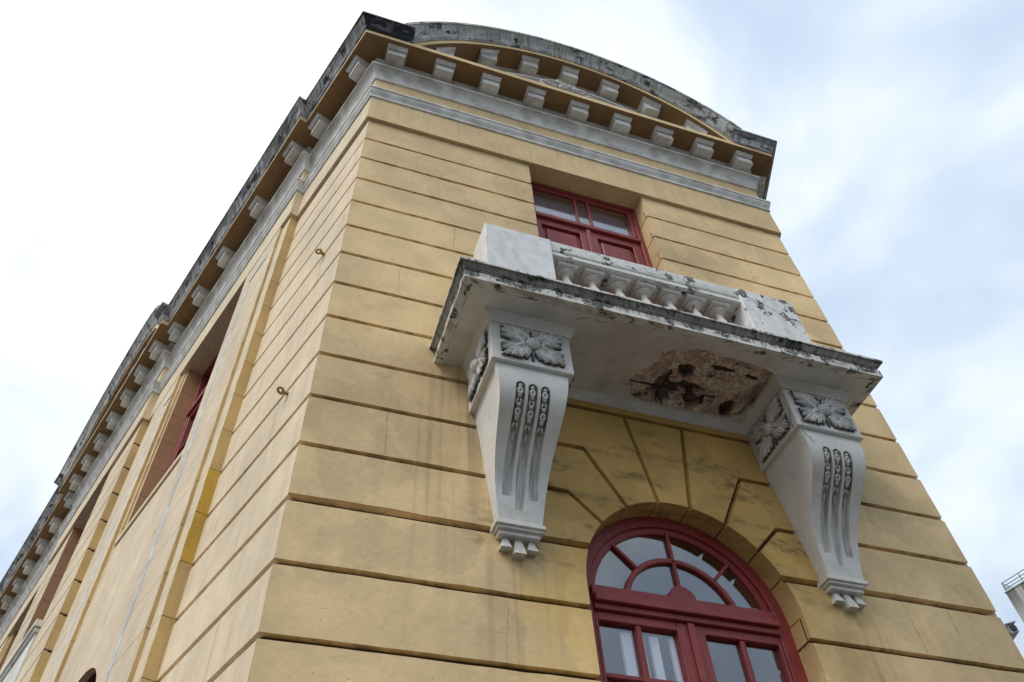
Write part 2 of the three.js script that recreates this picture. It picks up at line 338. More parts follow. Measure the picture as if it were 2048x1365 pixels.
function wallShape(outline, holes) {
  const s = new THREE.Shape(outline.map(p => new THREE.Vector2(p[0], p[1])));
  for (const h of holes) s.holes.push(new THREE.Path(h.map(p => new THREE.Vector2(p[0], p[1]))));
  return s;
}
const arcPts = (cx, cy, r, a0, a1, n) => Array.from({ length: n + 1 }, (_, i) => { const a = (a0 + (a1 - a0) * i / n) * Math.PI / 180; return [cx + r * Math.cos(a), cy + r * Math.sin(a)]; });
const rect = (a0, y0, a1, y1) => [[a0, y0], [a1, y0], [a1, y1], [a0, y1]];

// ---------------------------------------------------------------- ground
const paveT = tex(1024, 1024, (u, v) => {
  const k = 1 + (fbm(u, v, 8, 8, 5, 400) - .5) * .3 + (fbm(u, v, 120, 120, 2, 404) - .5) * .15; return [S(72) * k, S(70) * k, S(67) * k];
});
{
  const gr = new THREE.Mesh(new THREE.PlaneGeometry(1600, 1600).rotateX(-Math.PI / 2), M({ map: scaled(paveT, .004, .004), roughness: .95 }));
  gr.name = 'ground'; gr.userData.kind = 'structure'; gr.receiveShadow = true; scene.add(gr);
  const far = Lp(20, 0), s = wallShape([[-3.4, 2.2], [W + 3, 2.2], [W + 9, -14], [far[0] - 4, -(-far[1]) - 2], [far[0] - 3.5, far[1] + 2]], []);
  const pv = new THREE.ExtrudeGeometry(wallShape([[-2.3, -2.2], [W + 2.3, -2.2], [W + 8, 13.5], [W + 4, 20], [-8, 20], [-9.6, 18.2]], []), { depth: .13, bevelEnabled: true, bevelSize: .02, bevelThickness: .02, bevelSegments: 2 });
  pv.rotateX(Math.PI / 2); pv.scale(1, 1, -1); pv.translate(0, .13, 0); pv.computeVertexNormals();
  const pm = new THREE.Mesh(pv, M({ map: scaled(paveT, 2.7, 2.7), roughness: .9, side: THREE.DoubleSide })); pm.name = 'pavement'; pm.userData.kind = 'structure'; pm.receiveShadow = true; scene.add(pm);
}

// ================================================================ THE CORNER BUILDING
const B = tag(grp('corner_building', scene), 'old yellow stucco corner building with arched pediment and white balcony, seen from below', 'building');

// ---- front wall: core, courses, voussoirs
const AX = 2.385, AY = 4.19, AR = .697;              // arched window opening
const UX0 = 1.69, UX1 = 2.975, UY0 = 5.95;           // balcony door opening
const archHole = r => [[AX - r, 1.2], [AX + r, 1.2], ...arcPts(AX, AY, r, 0, 180, 40)];
const frontCore = new THREE.ExtrudeGeometry(wallShape(rect(.02, 0, W - .02, 10.9), [archHole(AR + .012), rect(UX0 - .012, UY0, UX1 + .012, 9.25)]), { depth: .32, bevelEnabled: false });
frontCore.translate(0, 0, -.361);
const frontWall = add('front_wall', frontCore, mGrimeShade, B);
const TOPL = [.044, .022], TOP = [.035, .013], BOT = [0, 0], COR = [0, .0295], JAM = [0, 0], DIA = [.015, .007], HID = [0, 0];
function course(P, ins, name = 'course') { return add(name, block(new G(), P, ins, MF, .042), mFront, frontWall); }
for (let i = 0; i < 19; i++) {
  const y1 = J(i), y0 = i === 18 ? 0 : J(i + 1), top = i ? TOP : [0, 0];
  if (i >= 9 && i <= 12) continue;
  if (i === 8) { course(rect(0, y0, W, y1), [BOT, COR, TOP, COR]); continue; }
  const [l, r] = i < 8 ? [UX0, UX1] : [AX - AR, AX + AR];
  course(rect(0, y0, l, y1), [BOT, JAM, top, COR]); course(rect(r, y0, W, y1), [BOT, COR, top, JAM]);
  for (const [m, x] of [[0, l], [1, r]]) {        // jamb stones
    const d0 = i < 8 ? -.30 : -.27, g = new G(); if (i < 8 && y0 < UY0) continue;
    box(g, m ? x : x - .012, m ? x + .012 : x, y0, y1 - (i ? .016 : 0), d0, -.033); add('jamb_stone', g, mFront, frontWall);
  }
}
{
  const arc = (a0, a1) => arcPts(AX, AY, AR, a0, a1, Math.max(2, Math.round(Math.abs(a1 - a0) / 3)));
  const mirror = P => P.map(p => [2 * AX - p[0], p[1]]).reverse();
  const flags = (P, f) => P.map((p, i) => f(p, P[(i + 1) % P.length]));
  const isArc = (p, q) => Math.abs(Math.hypot(p[0] - AX, p[1] - AY) - AR) < .004 && Math.abs(Math.hypot(q[0] - AX, q[1] - AY) - AR) < .004;
  const kind = (p, q) => isArc(p, q) ? HID : Math.abs(p[0] - q[0]) < 1e-6 && (p[0] < .01 || p[0] > W - .3) ? COR : Math.abs(p[1] - q[1]) < 1e-6 ? (q[0] > p[0] ? BOT : TOP) : Math.abs(p[0] - q[0]) < 1e-6 ? JAM : DIA;
  const L = [
    [[0, J(13)], [AX - AR, J(13)], [AX - AR, AY], ...arc(180, 158.5).slice(1), [0, J(12)]],
    [[0, J(12)], ...arc(158.5, 141), [1.629, J(11)], [0, J(11)]],
    [[0, J(11)], [1.629, J(11)], ...arc(141, 120.1), [1.789, J(10)], [0, J(10)]],
    [[0, J(10)], [1.789, J(10)], ...arc(120.1, 99.5), [2.153, J(9)], [0, J(9)]],
  ];
  L[0][3 + 0] = L[0][3]; // (kept for clarity: springing to first joint)
  L[0].splice(-2, 1, [AX + AR * Math.cos(158.5 * Math.PI / 180), J(12)]);
  for (const P of L) {
    course(P, flags(P, kind), 'voussoir');
    const Q = mirror(P).map(p => Math.abs(p[0] - 2 * AX) < .01 ? [W, p[1]] : p); course(Q, flags(Q, kind), 'voussoir');
  }
  const K = [...arc(99.5, 80.5), [2 * AX - 2.153, J(9)], [2.153, J(9)]]; const Kc = K; course(Kc, flags(Kc, kind), 'keystone');
  for (const m of [0, 1]) { const g = new G(), x = m ? AX + AR : AX - AR; box(g, m ? x : x - .012, m ? x + .012 : x, J(13), AY - .003, -.27, -.033); add('jamb_stone', g, mFront, frontWall); }
  // intrados stones with fine joints
  const A = [180, 158.5, 141, 120.1, 99.5, 80.5, 59.9, 39, 21.5, 0];
  for (let k = 0; k < A.length - 1; k++) {
    const g = new G(), a0 = A[k] - .35, a1 = A[k + 1] + .35, n = 8;
    for (let i = 0; i < n; i++) {
      const p = arcPts(AX, AY, AR, a0 + (a1 - a0) * i / n, a0 + (a1 - a0) * (i + 1) / n, 1), q = arcPts(AX, AY, AR + .013, a0 + (a1 - a0) * i / n, a0 + (a1 - a0) * (i + 1) / n, 1);
      g.quad([p[0][0], p[0][1], -.033], [p[1][0], p[1][1], -.033], [p[1][0], p[1][1], -.27], [p[0][0], p[0][1], -.27], [p[0][0], p[0][1]], [p[1][0], p[1][1]], [p[1][0], p[1][1] - .25], [p[0][0], p[0][1] - .25]);
      for (const z of [-.033, -.27]) g.quad([p[0][0], p[0][1], z], [p[1][0], p[1][1], z], [q[1][0], q[1][1], z], [q[0][0], q[0][1], z], p[0], p[1], q[1], q[0]);
      for (const e of [0, 1]) if ((i === 0 && !e) || (i === n - 1 && e)) g.quad([p[e][0], p[e][1], -.033], [p[e][0], p[e][1], -.27], [q[e][0], q[e][1], -.27], [q[e][0], q[e][1], -.033], p[e], p[e], q[e], q[e]);
    }
    add('intrados_stone', g, mFront, frontWall);
  }
}

// ---- side wall on the left (runs away from the camera)
const BAY = .08, PAV = .17;
const sideCore = [];
function coreL(s0, s1, off, holes = [], y1 = 10.9) { const g = new THREE.ExtrudeGeometry(wallShape(rect(-s1, 0, -s0, y1), holes), { depth: .4, bevelEnabled: false }); g.translate(0, 0, -.4); sideCore.push(mapGeo(g.toNonIndexed(), ML(off))); }
const WB = [2.55, 4.10], WC = [6.43, 7.91], WD = [9.75, 11.1];   // windows
const AB = [3.27, 4.19, .697];
const archHoleL = [[-AB[0] - AB[2], 1.2], [-AB[0] + AB[2], 1.2], ...arcPts(-AB[0], AB[1], AB[2], 0, 180, 40)];
coreL(.03, 1.45, -.041);
coreL(1.45, 5.27, .02, [rect(-WB[1], 6.66, -WB[0], 9.25), archHoleL]);
coreL(5.26, 8.95, PAV - .041, [rect(-WC[1], 5.95, -WC[0], 9.25)]);
coreL(8.93, 16.5, .03, [rect(-WD[1], 6.66, -WD[0], 9.25)]);
const sideWall = add('side_wall', mergeGeometries(sideCore), mGrimeShade, B);
function sc(P, ins, map, th, mat = mSide, name = 'course') { return add(name, block(new G(), P, ins, map, th), mat, sideWall); }
const HT = [.005, .003];
function plane(s0, s1, off, i0, i1, th, ytop, ybot) {          // smooth stucco with hairline joints at the course heights
  for (let i = i0; i < i1; i++) { const y1 = Math.min(J(i), ytop ?? 99), y0 = i === 18 ? 0 : Math.max(J(i + 1), ybot ?? -1); if (y1 - y0 < .02) continue; sc(rect(-s1, y0, -s0, y1), [BOT, HID, i ? HT : HID, HID], ML(off), th); }
}
function ret(s, o0, o1, i0, i1, mats = () => mWarm, deep = false, ytop, ybot) {  // returns in deeper yellow: same paint, with their shade put into the colour
  for (let i = i0; i < i1; i++) { const y1 = Math.min(J(i), ytop ?? 99), y0 = i === 18 ? 0 : Math.max(J(i + 1), ybot ?? -1); if (y1 - y0 < .02) continue; sc(rect(-o1, y0, -o0, y1), [BOT, HID, i ? (deep ? TOP : HT) : HID, HID], MRet(s, 0), .02, mats(i)); }
}
for (let i = 0; i < 19; i++) {
  const y0 = i === 18 ? 0 : J(i + 1), cut = i % 2 ? .52 + .06 * ((i * 7) % 3) : 0, t = i ? TOP : HID;
  if (!cut) sc(rect(-1.43, y0, 0, J(i)), [BOT, COR, i ? TOPL : HID, HID], ML(0), .042);
  else { sc(rect(-1.43, y0, -cut - .003, J(i)), [BOT, HID, i ? TOPL : HID, HID], ML(0), .042); sc(rect(-cut, y0, 0, J(i)), [BOT, COR, i ? TOPL : HID, HID], ML(0), .042); }
}
ret(1.43, -.03, .085, 0, 19, i => i === 9 || i === 10 ? mFresh : mWarm);
plane(1.43, 1.615, .085, 0, 19, .03);
ret(1.615, .06, .11, 0, 19);
plane(1.615, 2.42, .11, 0, 1, .09); plane(1.615, 2.176, .11, 1, 19, .09); plane(2.252, 2.42, .11, 1, 19, .09);
plane(2.435, 2.55, .075, 0, 7, .055);
plane(4.10, 4.15, .055, 0, 7, .035);
ret(4.15, .03, .078, 0, 7);
plane(4.15, 4.23, .078, 0, 19, .055);
ret(4.23, .06, .11, 0, 19);
plane(4.23, 5.035, .11, 0, 1, .09); plane(4.23, 4.446, .11, 1, 19, .09); plane(4.522, 5.035, .11, 1, 19, .09);
plane(5.035, 5.25, .085, 0, 19, .06);
ret(5.25, .05, PAV, 0, 19, () => mWarm, true);
{ // smooth apron below the window, with the arch of the ground floor cut into it
  const P = [[-4.15, 1.2], [-AB[0] - AB[2], 1.2], ...arcPts(-AB[0], AB[1], AB[2], 180, 0, 40), [-AB[0] + AB[2], 1.2], [-2.435, 1.2], [-2.435, 6.585], [-4.15, 6.585]];
  sc(P, P.map(() => [0, 0]), ML(.075), .056, mSide, 'apron_panel');
  const g = new G(); box(g, -4.12, -2.50, 6.605, 6.68, -.08, .092, ML(0), .004); add('window_sill', g, mSide, sideWall);
}
for (let i = 0; i < 19; i++) {                                       // banded pavilion in the middle of the side wall
  const y1 = J(i), y0 = i === 18 ? 0 : J(i + 1), t = i ? TOP : HID;
  if (i < 8) { sc(rect(-8.95, y0, -WC[1], y1), [BOT, HID, t, HID], ML(PAV), .042); sc(rect(-WC[0], y0, -5.25, y1), [BOT, HID, t, HID], ML(PAV), .042); }
  else sc(rect(-8.95, y0, -5.25, y1), [BOT, HID, t, HID], ML(PAV), .042);
}
plane(8.97, 9.62, .11, 0, 19, .08); plane(9.62, WD[0], .08, 0, 7, .05); plane(WD[1], WD[1] + .06, .06, 0, 7, .03);
ret(WD[1] + .06, .03, .08, 0, 7); plane(WD[1] + .06, WD[1] + .16, .08, 0, 7, .05); ret(WD[1] + .16, .05, .11, 0, 19); plane(WD[1] + .16, 16.5, .11, 0, 19, .08);
plane(9.62, WD[1] + .16, .08, 6, 19, .05, 6.62);
// far jambs (browner tone than the wall) and lintels of the side windows
for (const [w, off, n, yb] of [[WB, .052, 7, 6.66], [WC, PAV - .001, 9, 5.95], [WD, .057, 7, 6.66]])
  for (let i = 0; i < n; i++) { const y0 = Math.max(J(i + 1), yb); const g = new G(); box(g, -(w[1] + .004), -w[1] + .012, y0, J(i) - (i ? .005 : 0), -.33, off, ML(0)); add('jamb_stone', g, mReveal, sideWall); }
// grey-blue fillets
{
  const strip = (s0, s1, y0, y1) => { const g = new G(); box(g, -s1, -s0, y0, y1, .06, s1 - s0 < .1 ? .113 : .118, ML(0), .003); return g; };
  for (const [s, e, yt] of [[2.184, 1.80, 8.846], [4.454, 3.98, 8.846]]) {
    const off = s > 4 ? 0 : 0;
    add('grey_fillet', strip(s, s + .060, 0.5, yt + .06), mStrip, sideWall);
    if (s < 4) add('grey_fillet', strip(e, s - .002, yt + .005, yt + .06), mStrip, sideWall); else add('grey_fillet', strip(4.25, s - .002, yt + .005, yt + .06), mStrip, sideWall);
  }
}
// ---- other walls, floors and roof close the block
{
  const e1 = Lp(16.5, -.1), r1 = MR(13, 0, -.1);
  const g = new G();
  box(g, .02, 13, 0, 10.9, -.4, -.001, MR);
  add('side_wall', g, mSide, B);
  const P0 = [Lp(16.4, -.1)[0], Lp(16.4, -.1)[1]], P1 = [MR(12.9, 0, -.1)[0], MR(12.9, 0, -.1)[2]];
  const bg = new G(); const lx = P1[0] - P0[0], lz = P1[1] - P0[1], ll = Math.hypot(lx, lz);
  const MB = (a, y, o) => [P0[0] + lx / ll * a + lz / ll * o, y, P0[1] + lz / ll * a - lx / ll * o];
  box(bg, -.2, ll + .2, 0, 10.9, -.15, .15, MB); add('back_wall', bg, mSide, B);
  const s = wallShape([[-.0, -.02], [W, -.02], [MR(13, 0, 0)[0], MR(13, 0, 0)[2]], [Lp(16.5, 0)[0], Lp(16.5, 0)[1]]], []);
  for (const [nm, y, mt] of [['roof_slab', 10.86, mConc], ['floor_slab', 5.7, mDark]]) {
    const rg = new THREE.ExtrudeGeometry(wallShape([[.05, .36], [W - .05, .36], [MR(12.8, 0, -.2)[0], -MR(12.8, 0, -.2)[2]], [Lp(16.3, -.3)[0], -Lp(16.3, -.3)[1]]], []), { depth: .12, bevelEnabled: false });
    rg.rotateX(-Math.PI / 2); rg.translate(0, y - .06, 0); add(nm, rg, mt, B);
  }
}

// ---- entablature, swept round the corner and over every break of the side wall
const path = (() => {
  const r = MR(6, 0, 0); const Q = [[r[0], r[2]], [W, 0], [0, 0]];
  for (const [s, o] of [[1.43, 0], [1.43, BAY], [5.25, BAY], [5.25, PAV], [8.95, PAV], [8.95, BAY + .01], [16.4, BAY + .01]]) Q.push(Lp(s, o));
  return Q;
})();
const seg = (i0, i1) => path.slice(i0, i1 + 1);
const EN = grp('entablature', B);
function both(name, prof, mF, mS, crease) {           // front and side as separate pieces that meet at the mitre
  const N = normals(path);
  const gf = sweepPart(prof, 1, 2), gr = sweepPart(prof, 0, 1), gs = sweepPart(prof, 2, path.length - 1);
  function sweepPart(pr, i0, i1) {                     // sweep only stretches i0..i1 of the path but mitre with their neighbours
    const g = new G(), full = new G(); let u = 0;
    const pt = (i, o) => { const n1 = N[Math.max(0, i - 1)], n2 = N[Math.min(N.length - 1, i)], k = 1 + n1[0] * n2[0] + n1[1] * n2[1]; return [path[i][0] + (n1[0] + n2[0]) * o / k, path[i][1] + (n1[1] + n2[1]) * o / k]; };
    const v = [0]; for (let k = 1; k < pr.length; k++) v.push(v[k - 1] + Math.hypot(pr[k][0] - pr[k - 1][0], pr[k][1] - pr[k - 1][1]));
    for (let i = i0; i < i1; i++) {
      const l = Math.hypot(path[i + 1][0] - path[i][0], path[i + 1][1] - path[i][1]);
      for (let k = 0; k < pr.length - 1; k++) {
        const a = pt(i, pr[k][0]), b = pt(i + 1, pr[k][0]), c = pt(i + 1, pr[k + 1][0]), d = pt(i, pr[k + 1][0]);
        const uv = mF === mFront ? (q, y) => [q[0], y] : null;
        g.quad([b[0], pr[k][1], b[1]], [a[0], pr[k][1], a[1]], [d[0], pr[k + 1][1], d[1]], [c[0], pr[k + 1][1], c[1]], [u + l, v[k]], [u, v[k]], [u, v[k + 1]], [u + l, v[k + 1]]);
      }
      u += l;
    }
    return g.geo(crease);
  }
  add(name, gf, mF, EN); add(name, gr, mS, EN); add(name, gs, mS, EN);
}
both('frieze', [[-.33, 9.246], [.035, 9.246], [.035, 9.73]], mPale, mSide);
both('string_course', [[.034, 9.727], [.052, 9.732], [.052, 9.748], [.044, 9.752], [.044, 9.765], [.05, 9.78], [.062, 9.80], [.076, 9.825], [.083, 9.85], [.084, 9.865], [.093, 9.868], [.093, 9.898], [.0, 9.908]], mGrey, mGrey, .5);
both('upper_frieze', [[.02, 9.90], [.02, 10.262]], mPale, mSide);
both('bed_moulding', [[.019, 10.255], [.04, 10.258], [.04, 10.278], [.046, 10.30], [.056, 10.335], [.072, 10.37], [.094, 10.40], [.112, 10.415], [.112, 10.425], [.132, 10.428], [.132, 10.462], [.04, 10.468]], mGrey, mGrey, .5);
both('modillion_band', [[.05, 10.46], [.05, 10.64]], mWarm, mWarm);
both('cap_moulding', [[.05, 10.635], [.06, 10.64], [.064, 10.655], [.075, 10.67], [.09, 10.674], [.09, 10.698]], mGrey, mGrey, .5);
both('corona', [[.04, 10.698], [.335, 10.698], [.335, 10.782], [.32, 10.786]], mSoffitShade, mSoffitShade);
{ // pale face of the corona over the soffit browned for shade
  both('corona_face', [[.336, 10.699], [.337, 10.702], [.337, 10.78], [.335, 10.781]], mPale, mSide);
}
const CY = [[.334, 10.776], [.349, 10.778], [.349, 10.80], [.357, 10.803], [.362, 10.822], [.376, 10.85], [.396, 10.878], [.42, 10.902], [.438, 10.925], [.442, 10.936], [.456, 10.938], [.456, 10.975], [.25, 10.995], [-.1, 11.0]];
const CYH = CY.slice(0, 12);
const endX = y => .29 - .09 * (y - 10.76) / .22;
{ // moulded crown of the cornice: level stretches end where the two arches rise
  const C0 = 7.11, sA = C0 - 2.05, sB = C0 + 2.05, nl = [NX, NZ], nd = [DX, DZ], nm = [-DX, -DZ], nr = normals(path)[0];
  const right = sweep(new G(), CY, [path[0], [W, 0], [4.40, 0]], [nr, [0, 1]]), N0 = normals(path);
  add('cornice_crown', right.geo(.5), mCornice, EN);
  add('cornice_crown', sweepOnly([[.29, 0], [0, 0], Lp(1.43, 0)], [[0, 1], nl], 0, 1).geo(.5), mBlack, EN);
  add('cornice_crown', sweepOnly([[.29, 0], [0, 0], Lp(1.43, 0), Lp(1.43, BAY), Lp(5.25, BAY), Lp(5.25, PAV), Lp(sA, PAV + .0)], [[0, 1], nl, nm, N0[4], nm, nl], 1, 6).geo(.5), mCornice, EN);
  add('cornice_crown', sweepOnly([Lp(sB, PAV), Lp(8.95, PAV), Lp(8.95, BAY + .01), Lp(16.4, BAY + .01)], [nl, nd, N0[8]], 0, 3).geo(.5), mCornice, EN);
  function sweepOnly(P, N, i0, i1) {
    const g = new G(), pr = CY; let u = 0;
    const pt = (i, o) => { const n1 = N[Math.max(0, i - 1)], n2 = N[Math.min(N.length - 1, i)], k = 1 + n1[0] * n2[0] + n1[1] * n2[1]; return [P[i][0] + (n1[0] + n2[0]) * o / k, P[i][1] + (n1[1] + n2[1]) * o / k]; };
    const v = [0]; for (let k = 1; k < pr.length; k++) v.push(v[k - 1] + Math.hypot(pr[k][0] - pr[k - 1][0], pr[k][1] - pr[k - 1][1]));
    for (let i = i0; i < i1; i++) {
      const l = Math.max(.1, Math.hypot(P[i + 1][0] - P[i][0], P[i + 1][1] - P[i][1]));
      for (let k = 0; k < pr.length - 1; k++) { const a = pt(i, pr[k][0]), b = pt(i + 1, pr[k][0]), c = pt(i + 1, pr[k + 1][0]), d = pt(i, pr[k + 1][0]); g.quad([b[0], pr[k][1], b[1]], [a[0], pr[k][1], a[1]], [d[0], pr[k + 1][1], d[1]], [c[0], pr[k + 1][1], c[1]], [u + l, v[k]], [u, v[k]], [u, v[k + 1]], [u + l, v[k + 1]]); }
      u += l;
    }
    return g;
  }
}
// ---- segmental pediments: the big one on the front, its twin on the side wall
const PY = 9.42, R1 = 2.39, R2 = 2.465;
function pediment(ca, map, matFace, matBand) {
  const P = grp('arched_pediment', B);
  const tym = arcPts(ca, PY, R2 + .1, 0, 180, 60).filter(p => p[1] > 10.76);
  const tg = new THREE.ExtrudeGeometry(wallShape([[tym[tym.length - 1][0], 10.75], [tym[0][0], 10.75], ...tym], []), { depth: .5, bevelEnabled: false }); tg.translate(0, 0, -.45);
  add('tympanum', mapGeo(tg.toNonIndexed(), map), mWarm, P);
  add('arch_soffit', archSweep(new G(), [[R1, .04], [R1, .335]], ca, PY, map, () => 10.775).geo(.5), mSoffitShade, P);
  add('arch_corona', archSweep(new G(), [[R1, .3355], [R2, .3355]], ca, PY, map, () => 10.775).geo(), matFace, P);
  const prof = CYH.map(([o, y]) => [R2 + (y - 10.776) * 1.22 - .004, o]).concat([[R2 + .25, .1], [R2 + .25, -.45]]);
  add('arch_crown', archSweep(new G(), prof, ca, PY, map, R => 10.79 + .24 * Math.min(1, (R - R2) / .25)).geo(.5), mArch, P);
  const bed = [[1.93, .05], [1.935, .068], [1.955, .07], [1.98, .075], [2.02, .09], [2.055, .11], [2.07, .122], [2.085, .122], [2.085, .142], [2.125, .142], [2.13, .05]];
  add('arch_bed_moulding', archSweep(new G(), bed, ca, PY, map, () => 10.76).geo(.5), mGrey, P);
  const capm = [[2.325, .05], [2.33, .06], [2.345, .064], [2.36, .075], [2.365, .09], [2.392, .09]];
  add('arch_cap_moulding', archSweep(new G(), capm, ca, PY, map, () => 10.76).geo(.5), mGrey, P);
  const lg = new G(); lg.quad(map(ca - 2.0, 10.781, .335), map(ca + 2.0, 10.781, .335), map(ca + 2.0, 10.79, .03), map(ca - 2.0, 10.79, .03), [0, 0], [4, 0], [4, .3], [0, .3]); add('ledge_top', lg, mConc, P);
  for (let k = -3; k <= 3; k++) {                          // modillions hang level below the arch
    const x = ca + k * .551, g = new G(), hw = .1025, ys = q => PY + Math.sqrt(R1 * R1 - (q - ca) ** 2) + .01, yb = ys(x) - .19;
    const a = x - hw, b = x + hw, V = map, ya = ys(a), yc = ys(b);
    const f = [V(a, yb, .24), V(b, yb, .24), V(b, yc, .24), V(a, ya, .24)], bk = [V(a, yb, .04), V(b, yb, .04), V(b, yc, .04), V(a, ya, .04)];
    g.quad(...f, [a, yb], [b, yb], [b, yc], [a, ya]);
    for (const [i, j] of [[0, 1], [1, 2], [3, 0]]) g.quad(bk[i], bk[j], f[j], f[i], [a, yb - .2], [b, yb - .2], [b, yb], [a, yb]);
    const h2 = .1175, A = x - h2, C = x + h2; let tA = ys(A), tC = ys(C);
    const lo = .06, pts = [[lo, .262], [.042, .282], [.038, .29], [-.01, .29]];
    for (let q = 0; q < pts.length - 1; q++) { const [d0, o0] = pts[q], [d1, o1] = pts[q + 1]; const e0 = q ? 0 : .012, e1 = 0;
      g.quad(V(A + e0, tA - d0, o0), V(C - e0, tC - d0, o0), V(C - e1, tC - d1, o1), V(A + e1, tA - d1, o1), [A, d0], [C, d0], [C, d1], [A, d1]);
      for (const [E, tE, s] of [[A, tA, 1], [C, tC, -1]]) g.quad(V(E + s * e0, tE - d0, .04), V(E + s * e0, tE - d0, o0), V(E, tE - d1, o1), V(E, tE - d1, .04), [0, d0], [.3, d0], [.3, d1], [0, d1]); }
    g.quad(V(A + .012, tA - lo, .04), V(C - .012, tC - lo, .04), V(C - .012, tC - lo, .262), V(A + .012, tA - lo, .262), [0, 0], [.2, 0], [.2, .2], [0, .2]);
    add('modillion', g, mGrey, P);
  }
  return P;
}
const PF = pediment(W / 2, MF, mPale);
pediment(-7.11, ML(PAV), mSide);

// ---- modillions under the level cornice
const RM = rng(19);
function modillion(a0, map0) {
  const g = new G(), hw = .1025 + (RM() - .5) * .008, a = a0 + (RM() - .5) * .012, sk = (RM() - .5) * .05, dl = (RM() - .5) * .012, map = (p, y, o) => map0(p + (y - 10.6) * sk, y, o + dl * (o - .04) / .2);
  box(g, a - hw, a + hw, 10.53 + (RM() - .5) * .006, 10.699, .045, .24, map, .004);
  const pts = [[.247, 10.642, 0], [.262, 10.648, .006], [.278, 10.664, .012], [.29, 10.67, .015], [.29, 10.699, .015]];
  for (let q = 0; q < pts.length - 1; q++) { const [o0, y0, e0] = pts[q], [o1, y1, e1] = pts[q + 1], A = a - hw, C = a + hw;
    g.quad(map(A - e0, y0, o0), map(C + e0, y0, o0), map(C + e1, y1, o1), map(A - e1, y1, o1), [A, y0], [C, y0], [C, y1], [A, y1]);
    g.quad(map(A - e0, y0, .045), map(A - e0, y0, o0), map(A - e1, y1, o1), map(A - e1, y1, .045), [0, y0], [.25, y0], [.25, y1], [0, y1]);
    g.quad(map(C + e0, y0, o0), map(C + e0, y0, .045), map(C + e1, y1, .045), map(C + e1, y1, o1), [.25, y0], [0, y0], [0, y1], [.25, y1]); }
  return add('modillion', g, mGrey, EN);
}
for (let i = 0; i < 9; i++) modillion(.1445 + .551 * i, MF);
for (const [s, o] of [[.155, 0], [1.01, 0], [1.51, BAY], [2.42, BAY], [3.34, BAY], [4.12, BAY], [4.89, BAY], [5.37, PAV], [5.92, PAV], [6.5, PAV], [7.07, PAV], [7.64, PAV], [8.21, PAV], [8.77, PAV], [9.25, BAY + .01], [10.04, BAY + .01], [10.75, BAY + .01], [11.47, BAY + .01], [12.13, BAY + .01], [12.8, BAY + .01], [13.5, BAY + .01], [14.2, BAY + .01]]) modillion(-s, ML(o));
modillion(.155, MR);

// ---- broken stucco garland lying on the ledge in the middle of the front pediment
{
  const r = rng(33), parts = [];
  for (let k = 0; k < 46; k++) {
    const t = (k + .5) / 46, g = new THREE.IcosahedronGeometry(1, 2), p = g.attributes.position, L = .045 + .03 * r(), ang = (r() - .5) * 1.8, tw = r() * 6, rise = .07 + .19 * Math.sin(Math.PI * t) ** .7;
    for (let i = 0; i < p.count; i++) { const x = p.getX(i), y = p.getY(i), z = p.getZ(i), rib = 1 + .25 * Math.sin(5 * Math.atan2(y, z) + tw) * (1 - x * x); p.setXYZ(i, x * L, y * L * .6 * rib, z * .032 * rib); }
    g.rotateZ(ang); g.translate(1.88 + .6 * t, 10.80 + rise * (.35 + .65 * r()), .285 + .03 * r()); g.computeVertexNormals(); parts.push(g);
  }
  add('stucco_garland', mergeGeometries(parts), mOrn, PF);
}

